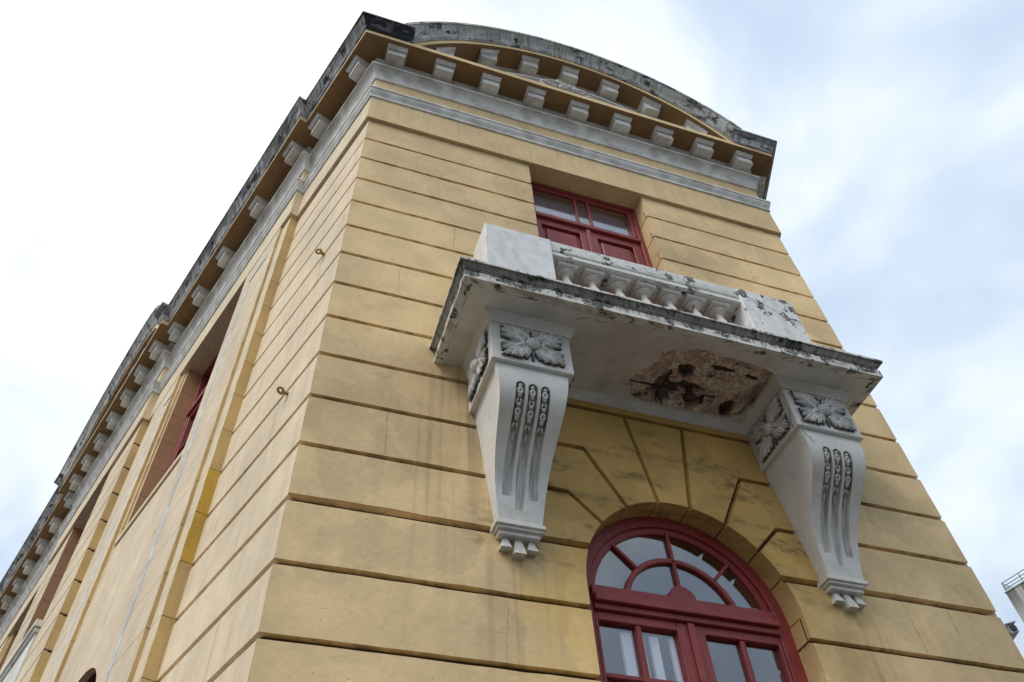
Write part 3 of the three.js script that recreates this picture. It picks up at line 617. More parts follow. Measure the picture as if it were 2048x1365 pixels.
// ================================================================ BALCONY
const BAL = grp('balcony', B);
const SX0 = .765, SX1 = 3.90, SZ = .75, SY = 5.77;
{
  const pathS = [[SX1, -.02], [SX1, SZ], [SX0, SZ], [SX0, -.02]];
  const prof = [[-.075, 5.784], [-.058, 5.77], [0, 5.77], [0, 5.806], [0, 5.842], [-.016, 5.847], [-.016, 5.858], [-.003, 5.861], [-.003, 5.868], [.004, 5.872], [.008, 5.880], [.018, 5.888], [.018, 5.894], [.024, 5.897], [.024, 5.902], [.037, 5.905], [.037, 5.924], [-.08, 5.932]];
  // densify the long edges and knock them about a little
  const g = new G(), N = normals(pathS); sweep(g, prof, pathS, N);
  const geo = g.geo(.5); add('slab_edge', geo, mFascia, BAL);
  const top = new G(); box(top, SX0 + .04, SX1 - .04, 5.895, 5.93, -.02, SZ - .04); add('slab', top, mFloor, BAL);
  const hole = [[2.098, .168], [2.126, .228], [2.194, .35], [2.262, .437], [2.254, .468], [2.243, .534], [2.272, .514], [2.293, .541], [2.337, .561], [2.392, .573], [2.442, .595], [2.497, .62], [2.552, .619], [2.609, .615], [2.685, .599], [2.751, .605], [2.825, .597], [2.914, .589], [2.977, .59], [3.032, .58], [3.109, .559], [3.13, .449], [3.135, .282], [3.12, .194], [3.096, .103], [3.013, .06], [2.903, .055], [2.759, .055], [2.657, .045], [2.557, .04], [2.453, .045], [2.36, .05], [2.276, .059], [2.21, .067], [2.165, .108]];
  const rh = rng(5), hh = [];
  for (let i = 0; i < hole.length; i++) { const a = hole[i], b = hole[(i + 1) % hole.length]; for (let k = 0; k < 5; k++) { const e = k ? .014 : .006; hh.push([mix(a[0], b[0], k / 5) + (rh() - .5) * e, -(mix(a[1], b[1], k / 5) + (rh() - .5) * e)]); } }
  const sh = wallShape([[SX0 + .055, -(SZ - .055)], [SX1 - .055, -(SZ - .055)], [SX1 - .055, .01], [SX0 + .055, .01]], [hh]);
  const sg = new THREE.ExtrudeGeometry(sh, { depth: .034, bevelEnabled: false }); sg.rotateX(-Math.PI / 2); sg.translate(0, 5.776, 0);
  add('soffit', sg, mWhite, BAL);
  // raw concrete inside the broken patch
  const sp = new G(), nx = 230, nz = 136, X0 = 2.06, X1 = 3.17, Z0 = -.0, Z1 = .66;
  const pits = [[2.43, .19, .10, .11], [2.60, .25, .10, .04], [2.67, .155, .12, .06], [2.96, .14, .055, .075], [2.25, .085, .03, .02], [2.50, .395, .05, .05], [2.76, .475, .09, .018], [2.98, .465, .05, .018]];
  const hgt = (x, z) => { const u = (x - 2) / 1.2, v = z / .7; const sh = fbm(u, v, 9, 6, 5, 521, .58) * 7, tf = sh - Math.floor(sh); let h = 5.799 + (fbm(u, v, 6, 4, 5, 501, .5) - .5) * .02 + (fbm(u, v, 50, 30, 4, 509, .65) - .5) * .010 + (Math.floor(sh) + sst(.80, 1, tf) - 3.5) * .0045; const wob = (fbm(u, v, 16, 10, 4, 511, .6) - .5) * 1.6; for (const [px, pz, rx, rz] of pits) { const d = Math.hypot((x - px) / rx, (z - pz) / rz) + wob; h += .06 * sst(1.05, .9, d); }
    h -= .02 * sst(.10, .02, z) * sst(.4, .6, fbm(u, v, 12, 6, 3, 517)); if (x > 3.04) h += .03 * sst(.05, .0, Math.abs(x - 3.12 + (z - .3) * -.0) - .02); return Math.max(5.788, h); };
  for (let i = 0; i < nx; i++) for (let j = 0; j < nz; j++) {
    const x0 = mix(X0, X1, i / nx), x1 = mix(X0, X1, (i + 1) / nx), z0 = mix(Z0, Z1, j / nz), z1 = mix(Z0, Z1, (j + 1) / nz);
    sp.quad([x0, hgt(x0, z0), z0], [x1, hgt(x1, z0), z0], [x1, hgt(x1, z1), z1], [x0, hgt(x0, z1), z1], [x0, z0], [x1, z0], [x1, z1], [x0, z1]);
  }
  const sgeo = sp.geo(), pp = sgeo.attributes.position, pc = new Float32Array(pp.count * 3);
  for (let i = 0; i < pp.count; i++) { const k = mix(1, .30, sst(5.822, 5.85, pp.getY(i))); pc[i * 3] = k; pc[i * 3 + 1] = k * .97; pc[i * 3 + 2] = k * .94; }  // pits darken with depth, their shade put into the vertex colour
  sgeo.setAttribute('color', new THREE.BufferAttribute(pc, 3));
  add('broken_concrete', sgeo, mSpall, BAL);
  for (const [a, b] of [[[2.15, .2], [2.82, .212]], [[2.395, .37], [2.4, .06]], [[2.6, .3], [2.605, .07]], [[2.73, .21], [2.745, .07]], [[2.49, .44], [2.5, .35]], [[2.69, .47], [2.84, .48]], [[2.94, .47], [3.03, .46]], [[2.97, .22], [2.95, .07]]]) {
    const c = new THREE.TubeGeometry(new THREE.LineCurve3(new THREE.Vector3(a[0], 5.798, a[1]), new THREE.Vector3(b[0], 5.800, b[1])), 6, .0075, 7); add('rusty_bar', c, mRust, BAL);
  }
  // moulding under the slab, along the wall and round both bracket heads
  const mp = [[-.002, 5.70], [.012, 5.703], [.013, 5.718], [.02, 5.728], [.032, 5.745], [.045, 5.758], [.05, 5.766], [.05, 5.7815]];
  const pm = [[3.95, -.01], [3.71, -.01], [3.71, .5], [3.176, .5], [3.176, -.01], [1.557, -.01], [1.557, .5], [1.01, .5], [1.01, -.01]];
  add('soffit_moulding', sweep(new G(), mp, pm.slice(1)).geo(.5), mWhite, BAL);
}
// parapet: two solid piers, side walls, rail, seven balusters
{
  const pier = (x0, x1, nm) => { const g = new G(); box(g, x0, x1, 5.928, 6.925, .22, .506, MF, .006); return add(nm, g, mPier(x0), BAL); };
  function mPier(x) { return x > 2 ? mPierR : mPierL; }
  var mPierL, mPierR;
  const pt = (den, seed, cx) => tex(512, 768, (u, v) => { const k = 1 + (fbm(u, v, 8, 12, 4, seed) - .5) * .1; let c = [S(228) * k, S(229) * k, S(229) * k]; c = mix3(c, [S(196), S(196), S(194)], .4 * sst(.5, .7, fbm(u, v, 10, 8, 4, seed + 4))); const dd = den + .24 - .26 * sst(.35, .85, v), m = den > 1 ? 0 : mould(u, v, 9, 14, seed + 9, dd, dd + .06); return mix3(c, [S(44), S(42), S(40)], m * .9); });
  mPierL = M({ map: scaled(pt(1.3, 601), .6, 1.0, 1.0, 5.925), bumpMap: stuccoBump, bumpScale: .002, roughness: .7 });
  mPierR = M({ map: scaled(pt(.56, 640), .6, 1.0, 3.15, 5.925), bumpMap: stuccoBump, bumpScale: .002, roughness: .7 });
  pier(1.0, 1.535, 'pier'); pier(3.18, 3.70, 'pier');
  for (const [a, b] of [[1.0, 1.2], [3.5, 3.70]]) { const g = new G(); box(g, a + .003, b - .003, 5.928, 6.915, -.01, .222); add('side_parapet', g, mWhite, BAL); }
  const rp = [[-.235, 6.744], [-.005, 6.744], [-.002, 6.748], [-.002, 6.782], [-.014, 6.788], [-.014, 6.803], [.0, 6.808], [.002, 6.815], [.002, 6.925], [-.004, 6.932], [-.26, 6.936]];
  add('rail', sweep(new G(), rp, [[3.182, .49], [1.533, .49]]).geo(.4), mRail, BAL);
  const rb = new G(); box(rb, 1.533, 3.182, 6.75, 6.93, .25, .47); add('rail_core', rb, mWhite, BAL);
  const bx = Array.from({ length: 7 }, (_, i) => 1.684 + i * .2205);
  const lathe = new THREE.LatheGeometry([[.0, 5.93], [.082, 5.93], [.082, 5.97], [.06, 5.985], [.05, 6.01], [.062, 6.06], [.082, 6.14], [.088, 6.22], [.084, 6.31], [.073, 6.40], [.058, 6.49], [.044, 6.55], [.033, 6.59], [.0265, 6.62], [.0245, 6.642], [.026, 6.652], [.036, 6.654], [.0395, 6.659], [.036, 6.664], [.03, 6.666], [.04, 6.668], [.056, 6.674], [.065, 6.683], [.066, 6.690], [.058, 6.698], [.05, 6.702], [0, 6.702]].map(p => new THREE.Vector2(p[0], p[1])), 28);
  bx.forEach((x, i) => {
    const g = new G(); box(g, -.083, .083, 6.70, 6.746, -.083, .083, MF, .004); const ab = g.geo();
    const l2 = toCreasedNormals(lathe.toNonIndexed(), .6); const m = mergeGeometries([ab, l2]); m.translate(x, 0, .37);
    add('baluster', m, mWhite, BAL);
  });
}

// ---- two scroll brackets that carry the balcony
const BP = [[5.345, .47], [5.3, .473], [5.25, .474], [5.2, .47], [5.15, .458], [5.1, .436], [5.05, .402], [5.0, .356], [4.95, .309], [4.9, .264], [4.85, .226], [4.8, .193], [4.75, .164], [4.7, .143], [4.65, .127], [4.6, .115], [4.55, .105], [4.5, .096], [4.44, .088]];
const bz = y => { for (let i = 0; i < BP.length - 1; i++) if (y <= BP[i][0] + 1e-9 && y >= BP[i + 1][0] - 1e-9) { // Catmull-Rom for a smooth scroll
  const q = k => BP[Math.max(0, Math.min(BP.length - 1, k))], t = (BP[i][0] - y) / (BP[i][0] - BP[i + 1][0]), p0 = q(i - 1)[1], p1 = q(i)[1], p2 = q(i + 1)[1], p3 = q(i + 2)[1];
  return .5 * (2 * p1 + (p2 - p0) * t + (2 * p0 - 5 * p1 + 4 * p2 - p3) * t * t + (3 * p1 - p0 - 3 * p2 + p3) * t * t * t); } return .088; };
const bhw = y => mix(.131, .241, (y - 4.45) / .895);
const CH = [[-.083, 5.205, 4.607], [-.003, 5.203, 4.53], [.077, 5.202, 4.604]];
function leafRelief(w, h, depth, seed) {                       // button with four lobed acanthus leaves
  const r = rng(seed), L = [];
  for (const sx of [-1, 1]) for (const sy of [-1, 1]) {
    const q = (a, b) => [sx * a * w / 2, sy * b * h / 2], jit = () => 1 + (r() - .5) * .12;
    const lobe = (a, b, c, d, wd, ht) => L.push([...q(a, b), ...q(c * jit(), d * jit()), wd * h, ht * jit()]);
    lobe(.10, .09, .58, .56, .125, 1.0);
    lobe(.50, .40, .98, .60, .066, .9); lobe(.50, .48, .97, .95, .060, .85); lobe(.42, .50, .70, 1.0, .062, .88); lobe(.26, .40, .44, .98, .062, .85); lobe(.42, .24, .95, .26, .060, .8); lobe(.10, .26, .22, .86, .052, .7); lobe(.28, .06, .72, .07, .045, .55);
  }
  L.push([0, h * .15, 0, h * .47, .03 * h, .5], [0, -h * .15, 0, -h * .47, .03 * h, .5]);
  const H = (x, y) => {
    let m = 0;
    for (const [ax, ay, bx, by, wd, ht] of L) {
      const dx = bx - ax, dy = by - ay, l2 = dx * dx + dy * dy, t = ((x - ax) * dx + (y - ay) * dy) / l2, tc = Math.max(0, Math.min(1, t));
      const px = x - ax - tc * dx, py = y - ay - tc * dy, d = Math.hypot(px, py), ww = wd * (0.75 + .55 * Math.sin(Math.PI * Math.min(1, .25 + .7 * tc)));
      if (d < ww) { const k = d / ww, gr = wd > h * .1 ? 1 - .26 * (.5 + .5 * Math.cos(k * 13)) : 1; const v = gr * ht * Math.sqrt(1 - k * k) * (.45 + .55 * Math.sin(Math.PI * (.2 + .6 * tc))) * (1 - .38 * Math.exp(-((k / .2) ** 2)) * sst(.05, .3, tc)); if (v > m) m = v; }
    }
    const b = Math.hypot(x, y) / (h * .17); if (b < 1) { let v = 1.25 * Math.sqrt(1 - b * b) + .12; if (Math.abs(x) < h * .012 || (Math.abs(y) < h * .012 && y > -9)) v -= .3 * (1 - b); m = Math.max(m, v); } else if (b < 1.12) m *= .45;
    return m * depth;
  };
  const nx = 110, ny = 76, g = new G();
  for (let i = 0; i < nx; i++) for (let j = 0; j < ny; j++) {
    const X = k => mix(-w / 2, w / 2, k / nx), Y = k => mix(-h / 2, h / 2, k / ny);
    const a = H(X(i), Y(j)), b = H(X(i + 1), Y(j)), c = H(X(i + 1), Y(j + 1)), d = H(X(i), Y(j + 1)); if (a + b + c + d <= 0) continue;
    g.quad([X(i), Y(j), a], [X(i + 1), Y(j), b], [X(i + 1), Y(j + 1), c], [X(i), Y(j + 1), d], [X(i), Y(j)], [X(i + 1), Y(j)], [X(i + 1), Y(j + 1)], [X(i), Y(j + 1)]);
  }
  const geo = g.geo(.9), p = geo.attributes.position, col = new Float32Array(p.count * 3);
  for (let i = 0; i < p.count; i++) { const t = sst(.22, .72, p.getZ(i) / depth), n = .8 + .4 * fbm(p.getX(i) + 1, p.getY(i) + 1, 40, 40, 3, seed + 5), k = mix(.05, .68, t) * n; col[i * 3] = k; col[i * 3 + 1] = k * .98; col[i * 3 + 2] = k * .94; }  // deep recess shade painted in: vertex colour darkens where the relief is low
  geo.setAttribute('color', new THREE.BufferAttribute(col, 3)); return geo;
}
function bracket(cx, hwC, seed) {
  const R = grp('bracket', B), at = (a, y, o) => [cx + a, y, o];
  const cap = new G(); box(cap, -hwC, hwC, 5.345, 5.702, -.02, .5, at, .004); add('bracket_head', cap, mWhite, R);
  // scroll front with three sunk channels
  const g = new G(), gc = new G(), ny = 170;
  const row = y => {
    const w = bhw(y), xs = [-w, -w * .93];
    for (const [c] of CH) for (let k = 0; k <= 12; k++) xs.push(c - .0305 + .061 * k / 12);
    xs.push(w * .93, w); return xs;
  };
  const ins = (x, y) => { for (const [c, t, b] of CH) { if (y < b || y > t) continue; const d = Math.abs(x - c); if (d < .0275 && (y < t - .0275 || d * d + (y - t + .0275) ** 2 < .0275 ** 2)) return 1; } return 0; };
  const P = (x, y) => { const z = bz(y), dz = (bz(y + .004) - bz(y - .004)) / .008, l = Math.hypot(1, dz), k = ins(x, y) * .026; return [cx + x, y + k * dz / l, z - k / l]; };
  for (let j = 0; j < ny; j++) {
    const y0 = mix(4.44, 5.345, j / ny), y1 = mix(4.44, 5.345, (j + 1) / ny), a = row(y0), b = row(y1);
    for (let i = 0; i < a.length - 1; i++) ((ins(a[i], y0) + ins(a[i + 1], y0) + ins(b[i], y1) + ins(b[i + 1], y1)) > 1 ? gc : g).quad(P(a[i], y0), P(a[i + 1], y0), P(b[i + 1], y1), P(b[i], y1), [a[i], y0], [a[i + 1], y0], [b[i + 1], y1], [b[i], y1]);
  }
  const side = new G(); // cheeks with a raised rim
  for (const s of [-1, 1]) for (let j = 0; j < 60; j++) {
    const y0 = mix(4.44, 5.345, j / 60), y1 = mix(4.44, 5.345, (j + 1) / 60), w0 = s * bhw(y0), w1 = s * bhw(y1), z0 = bz(y0), z1 = bz(y1), r0 = Math.max(.01, z0 - .038), r1 = Math.max(.01, z1 - .038), q = s * .008;
    side.quad(at(w0, y0, z0), at(w1, y1, z1), at(w1, y1, r1), at(w0, y0, r0), [z0, y0], [z1, y1], [r1, y1], [r0, y0]);
    side.quad(at(w0, y0, r0), at(w1, y1, r1), at(w1 - q, y1, r1), at(w0 - q, y0, r0), [r0, y0], [r1, y1], [r1, y1], [r0, y0]);
    side.quad(at(w0 - q, y0, r0), at(w1 - q, y1, r1), at(w1 - q, y1, -.03), at(w0 - q, y0, -.03), [r0, y0], [r1, y1], [0, y1], [0, y0]);
  }
  add('bracket_body', mergeGeometries([g.geo(.7), side.geo(.3)]), mWhite, R);
  add('sunk_channel', gc.geo(.5), mDirty, R);
  const ft = new G();
  box(ft, -.150, .150, 4.424, 4.452, -.02, .094, at, .003); box(ft, -.136, .136, 4.406, 4.4245, -.02, .080, at, .002); box(ft, -.122, .122, 4.378, 4.4065, -.02, .060, at, .002);
  add('bracket_foot', ft, mWhite, R);
  for (const [x, yb, wt, wb] of [[-.078, 4.300, .010, .032], [0, 4.264, .0175, .036], [.078, 4.300, .010, .032]]) {
    const d = new G(), A = [[x - wt, 4.382, .026], [x + wt, 4.382, .026], [x + wb, yb, x ? .052 : .060], [x - wb, yb, x ? .052 : .060]], K = A.map(p => [p[0], p[1], -.02]);
    d.quad(...[3, 2, 1, 0].map(k => at(...A[k])), ...[3, 2, 1, 0].map(k => [A[k][0], A[k][1]]));
    for (let k = 0; k < 4; k++) { const m = (k + 1) % 4; d.quad(at(...A[k]), at(...A[m]), at(...K[m]), at(...K[k]), [A[k][0], A[k][1]], [A[m][0], A[m][1]], [K[m][0], K[m][1] - .05], [K[k][0], K[k][1] - .05]); }
    add('drop', d, mDrop, R);
  }
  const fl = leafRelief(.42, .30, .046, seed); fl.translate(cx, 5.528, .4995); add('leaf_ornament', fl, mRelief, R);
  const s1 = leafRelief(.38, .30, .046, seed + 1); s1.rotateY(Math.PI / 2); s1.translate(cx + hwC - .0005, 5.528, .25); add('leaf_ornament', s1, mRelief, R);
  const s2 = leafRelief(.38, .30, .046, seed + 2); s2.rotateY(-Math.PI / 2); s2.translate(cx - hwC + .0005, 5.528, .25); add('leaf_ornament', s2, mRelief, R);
  for (const [c, top] of CH) {                                  // husk garlands in the channels
    const parts = []; const put = (geo, y, dx = 0, lift = .006) => { const dz = (bz(y + .004) - bz(y - .004)) / .008; geo.rotateX(Math.atan(dz)); geo.translate(cx + c + dx, y, bz(y) - .02 + lift); parts.push(geo); };
    for (const y0 of [top - .02, top - .135]) {
      put(new THREE.SphereGeometry(.0145, 14, 10), y0);
      const t = new THREE.TorusGeometry(.0125, .0085, 9, 18); t.scale(1, 1.35, 1); put(t, y0 - .036, 0, .009);
      const e = new THREE.SphereGeometry(.0155, 12, 9); e.scale(.95, 1.45, .75); put(e, y0 - .056, 0, .004);
      for (const s of [-1, 1]) { const q = new THREE.SphereGeometry(.009, 10, 8); q.scale(.8, 2.1, .9); q.rotateZ(s * .3); put(q, y0 - .092, s * .012, .003); }
    }
    const q = new THREE.SphereGeometry(.009, 10, 8); q.scale(.7, 3.2, .7); put(q, top - .275, 0, .001);
    add('husk_garland', mergeGeometries(parts.map(p => p.index ? p.toNonIndexed() : p)), mOrn, R);
  }
  return R;
}
const bL = bracket(1.283, .2725, 71), bR = bracket(3.443, .262, 83);

function crack(pts, n, w, parent) {
  const g = new G(), r = rng(pts.length * 13 + 5), Q = [];
  for (let i = 0; i < pts.length - 1; i++) for (let k = 0; k < 3; k++) { const e = k ? .003 : 0; Q.push(pts[i].map((v, a) => mix(v, pts[i + 1][a], k / 3) + (n[a] ? 0 : (r() - .5) * e))); } Q.push(pts[pts.length - 1]);
  const N = new THREE.Vector3(...n);
  const E = Q.map((p, i) => { const a = new THREE.Vector3(...Q[Math.max(0, i - 1)]), b = new THREE.Vector3(...Q[Math.min(Q.length - 1, i + 1)]), d = b.sub(a).normalize(), s = d.cross(N).normalize().multiplyScalar(w * (i && i < Q.length - 1 ? .6 + .6 * r() : .15)), c = new THREE.Vector3(...p).addScaledVector(N, .0012); return [c.clone().add(s).toArray(), c.clone().sub(s).toArray()]; });
  for (let i = 0; i < E.length - 1; i++) g.quad(E[i][0], E[i + 1][0], E[i + 1][1], E[i][1], [0, 0], [1, 0], [1, 1], [0, 1]);
  return add('crack', g, mCrack, parent);
}
const mCrack = M({ color: new THREE.Color().setRGB(.03, .026, .022), roughness: 1 });
crack([[1.565, 5.776, .606], [1.577, 5.776, .617], [1.594, 5.776, .634], [1.626, 5.776, .644], [1.657, 5.776, .657]], [0, -1, 0], .0022, BAL);
crack([[1.693, 5.776, .657], [1.712, 5.776, .651], [1.741, 5.776, .640], [1.763, 5.776, .644], [1.783, 5.776, .655]], [0, -1, 0], .0018, BAL);
crack([[3.235, 5.412, .5], [3.222, 5.391, .5], [3.228, 5.376, .5], [3.222, 5.350, .5]], [0, 0, 1], .0022, bR);
crack([[3.181, 5.531, .481], [3.181, 5.484, .476], [3.181, 5.44, .456], [3.181, 5.393, .446], [3.181, 5.350, .455]], [-1, 0, 0], .003, bR);
crack([[3.213, 5.331, .473], [3.227, 5.307, .473], [3.231, 5.281, .474], [3.258, 5.262, .474], [3.262, 5.236, .4735], [3.285, 5.222, .473]], [0, 0, 1], .003, bR);
crack([[3.24, 6.92, .506], [3.25, 6.84, .506], [3.30, 6.79, .506], [3.33, 6.72, .506], [3.325, 6.66, .506]], [0, 0, 1], .0028, BAL);
crack([[3.31, 6.78, .506], [3.42, 6.76, .506], [3.50, 6.70, .506]], [0, 0, 1], .002, BAL);
{ // a dead weed rooted in the ledge
  const o = grp('dry_weed', scene); o.position.set(2.415, 5.928, .735);
  const md = M({ color: new THREE.Color().setRGB(.025, .022, .018), roughness: 1 }), r = rng(77);
  for (let i = 0; i < 5; i++) { const a = r() * 6.3, h = .05 + .07 * r(), e = .02 + .03 * r(); add('stem', new THREE.TubeGeometry(new THREE.CatmullRomCurve3([new THREE.Vector3(0, 0, 0), new THREE.Vector3(Math.cos(a) * e * .4, h * .6, Math.sin(a) * e * .4), new THREE.Vector3(Math.cos(a) * e, h, Math.sin(a) * e)]), 8, .0035, 5), md, o);
    const lf = new THREE.SphereGeometry(.012, 8, 6); lf.scale(1.4, .8, .5); lf.rotateY(a); lf.translate(Math.cos(a) * e, h, Math.sin(a) * e); add('leaf', lf, md, o); }
  const cl = new THREE.IcosahedronGeometry(.02, 2); cl.scale(1.6, .6, 1); add('root_clump', cl, md, o);
  tag(o, 'tiny blackened dry weed growing on the balcony ledge in front of the balusters', 'weed');
}

// ================================================================ WINDOWS AND DOORS
function bars(name, list, parent, mat = mRed, map = MF, ch = .004) { const g = new G(); for (const [a0, a1, y0, y1, o0, o1] of list) box(g, a0, a1, y0, y1, o0, o1, map, ch); return add(name, g, mat, parent); }
{ // balcony door in the upper opening
  const D = grp('balcony_door', B), z = -.18;
  bars('door_frame', [[UX0, UX0 + .055, 5.93, 9.246, z - .1, z + .012], [UX1 - .055, UX1, 5.93, 9.246, z - .1, z + .012], [UX0 + .055, UX1 - .055, 9.195, 9.246, z - .1, z + .012]], D);
  bars('transom_window', [[UX0 + .055, UX1 - .055, 9.135, 9.194, z - .07, z], [UX0 + .055, UX1 - .055, 8.588, 8.645, z - .07, z], [UX0 + .055, UX0 + .10, 8.645, 9.135, z - .07, z], [UX1 - .10, UX1 - .055, 8.645, 9.135, z - .07, z]], D);
  for (const x of [2.258, 2.408]) bars('mullion', [[x - .014, x + .014, 8.645, 9.135, z - .04, z - .002]], D);
  for (const [a, b] of [[UX0 + .10, 2.244], [2.272, 2.394], [2.422, UX1 - .10]]) { const g = new G(); box(g, a, b, 8.645, 9.135, z - .022, z - .017); add('pane', g, mGlass, D); }
  { const g = new G(), n = 90, a0 = UX0 + .1, a1 = UX1 - .1; for (let i = 0; i < n; i++) { const f = k => z - .085 + .002 * Math.sin(k * .21), p = mix(a0, a1, i / n), q = mix(a0, a1, (i + 1) / n); g.quad([p, 8.60, f(i)], [q, 8.60, f(i + 1)], [q, 9.16, f(i + 1)], [p, 9.16, f(i)], [0, 0], [1, 0], [1, 1], [0, 1]); } add('lilac_backing', g.geo(1), mLilac, D); }  // flat panel added behind the panes to give their reflection a lilac tone
  bars('transom_bar', [[UX0 + .055, UX1 - .055, 8.545, 8.586, z - .08, z + .022]], D);
  for (const [a, b, i] of [[UX0 + .057, 2.338, 0], [2.342, UX1 - .057, 1]]) {
    const lf = bars('door_leaf', [[a, a + .09, 5.94, 8.54, z - .06, z - .012], [b - .09, b, 5.94, 8.54, z - .06, z - .012], [a + .09, b - .09, 8.44, 8.54, z - .06, z - .012], [a + .09, b - .09, 5.94, 6.2, z - .06, z - .012]], D);
    bars('door_panel', [[a + .09, b - .09, 6.2, 8.44, z - .055, z - .045], [a + .135, b - .135, 6.25, 8.395, z - .045, z - .024]], D, mRed, MF, .008);
  }
  bars('cover_strip', [[2.318, 2.362, 5.94, 8.54, z - .012, z + .008]], D);
}
{ // arched window below the balcony
  const D = grp('arched_window', B), z = -.15, gr = .582, r2 = AR + .01;
  const ring = (ri, ro, z0, z1, a0 = 180, a1 = 0, n = 48) => { const s = new THREE.Shape([...arcPts(AX, AY, ro, a0, a1, n), ...arcPts(AX, AY, ri, a1, a0, n)].map(p => new THREE.Vector2(p[0], p[1]))); const g = new THREE.ExtrudeGeometry(s, { depth: z1 - z0 - .012, bevelEnabled: true, bevelSize: .006, bevelThickness: .006, bevelSegments: 1 }); g.translate(0, 0, z0 + .006); return g; };
  add('window_frame', mergeGeometries([ring(gr + .045, r2, z - .12, z + .0).toNonIndexed(), ring(gr, gr + .044, z - .1, z - .022).toNonIndexed(), ...[[AX - AR - .01, AX - .605, 1.3, AY, z - .12, z], [AX + .605, AX + AR + .01, 1.3, AY, z - .12, z]].map(b => box(new G(), ...b, MF, .004).geo())]), mRed, D);
  bars('transom', [[AX - .602, AX + .602, 4.215, 4.285, z - .09, z + .012], [AX - .602, AX + .602, 4.165, 4.213, z - .09, z + .045], [AX - .602, AX + .602, 4.125, 4.163, z - .09, z + .018]], D);
  // fanlight bars
  const ir = .375; const yb = 4.285, a0 = Math.asin((yb - AY) / ir) * 180 / Math.PI;
  add('fanlight_bar', ring(ir - .014, ir + .010, z - .055, z - .012, 180 - a0, a0, 32), mRed, D);
  const spoke = (ang, ra, rb) => { const g = new G(), c = Math.cos(ang), s = Math.sin(ang), m = (a, y, o) => [AX + y * c + a * s, AY + y * s - a * c, o]; box(g, -.0115, .0115, ra, rb, z - .055, z - .012, m, .003); add('fanlight_bar', g, mRed, D); };
  spoke(Math.PI / 2, .16, gr + .01); spoke(Math.PI * .742, ir, gr + .01); spoke(Math.PI * .258, ir, gr + .01);
  const hub = new THREE.Shape([...arcPts(AX, 4.284, .088, 0, 180, 20)].map(p => new THREE.Vector2(p[0], p[1]))); const hg = new THREE.ExtrudeGeometry(hub, { depth: .055, bevelEnabled: true, bevelSize: .004, bevelThickness: .004, bevelSegments: 1 }); hg.translate(0, 0, z - .06); add('fanlight_hub', hg, mRed, D);
  const sect = (ri, ro, d0, d1) => { // glass between two radii, cut level at the transom
    const pts = [...arcPts(AX, AY, ro, d0, d1, 20), ...(ri > 0 ? arcPts(AX, AY, ri, d1, d0, 20) : [[AX, AY]])].map(p => new THREE.Vector2(p[0], Math.max(p[1], 4.28))); const g = new THREE.ExtrudeGeometry(new THREE.Shape(pts), { depth: .004, bevelEnabled: false }); g.translate(0, 0, z - .04); add('pane', g, mGlass, D);
  };
  const dl = 133.6, dr = 46.4;
  sect(ir, gr + .004, 180, dl); sect(ir, gr + .004, dl, 90); sect(ir, gr + .004, 90, dr); sect(ir, gr + .004, dr, 0); sect(0, ir, 180, 90); sect(0, ir, 90, 0);
  // casements
  for (const [a, b] of [[AX - .602, AX - .002], [AX + .002, AX + .602]]) {
    const st = .062, mid = (a + b) / 2 + (a < AX ? -.012 : .012), in0 = a + (a < AX ? .02 : .088), in1 = b - (a < AX ? .088 : .02);
    bars('casement', [[a, in0, 1.6, 4.123, z - .075, z - .006], [in1, b, 1.6, 4.123, z - .075, z - .006], [in0, in1, 4.068, 4.123, z - .075, z - .006], [in0, in1, 3.735, 3.762, z - .065, z - .016], [in0, in1, 3.36, 3.39, z - .065, z - .016], [in0, in1, 1.6, 2.9, z - .065, z - .016]], D);
    bars('glazing_bar', [[(in0 + in1) / 2 - .0165, (in0 + in1) / 2 + .0165, 2.9, 4.068, z - .065, z - .012]], D);
    for (const [y0, y1] of [[3.762, 4.068], [3.39, 3.735], [2.9, 3.36]]) for (const [p, q] of [[in0, (in0 + in1) / 2 - .016], [(in0 + in1) / 2 + .016, in1]]) { const g = new G(); box(g, p, q, y0, y1, z - .044, z - .04); add('pane', g, mGlass, D); }
  }
  bars('cover_strip', [[AX - .022, AX + .022, 1.6, 4.12, z - .006, z + .012]], D);
  for (const [x0, x1] of [[1.79, 1.825], [1.955, 2.022], [2.082, 2.098], [2.135, 2.19], [2.262, 2.30], [2.462, 2.478]]) bars('white_inner_strip', [[x0, x1, 2.0, 4.045, z - .082, z - .06]], D, mInnerStrip);  // pale upright strips set just behind the glass
}
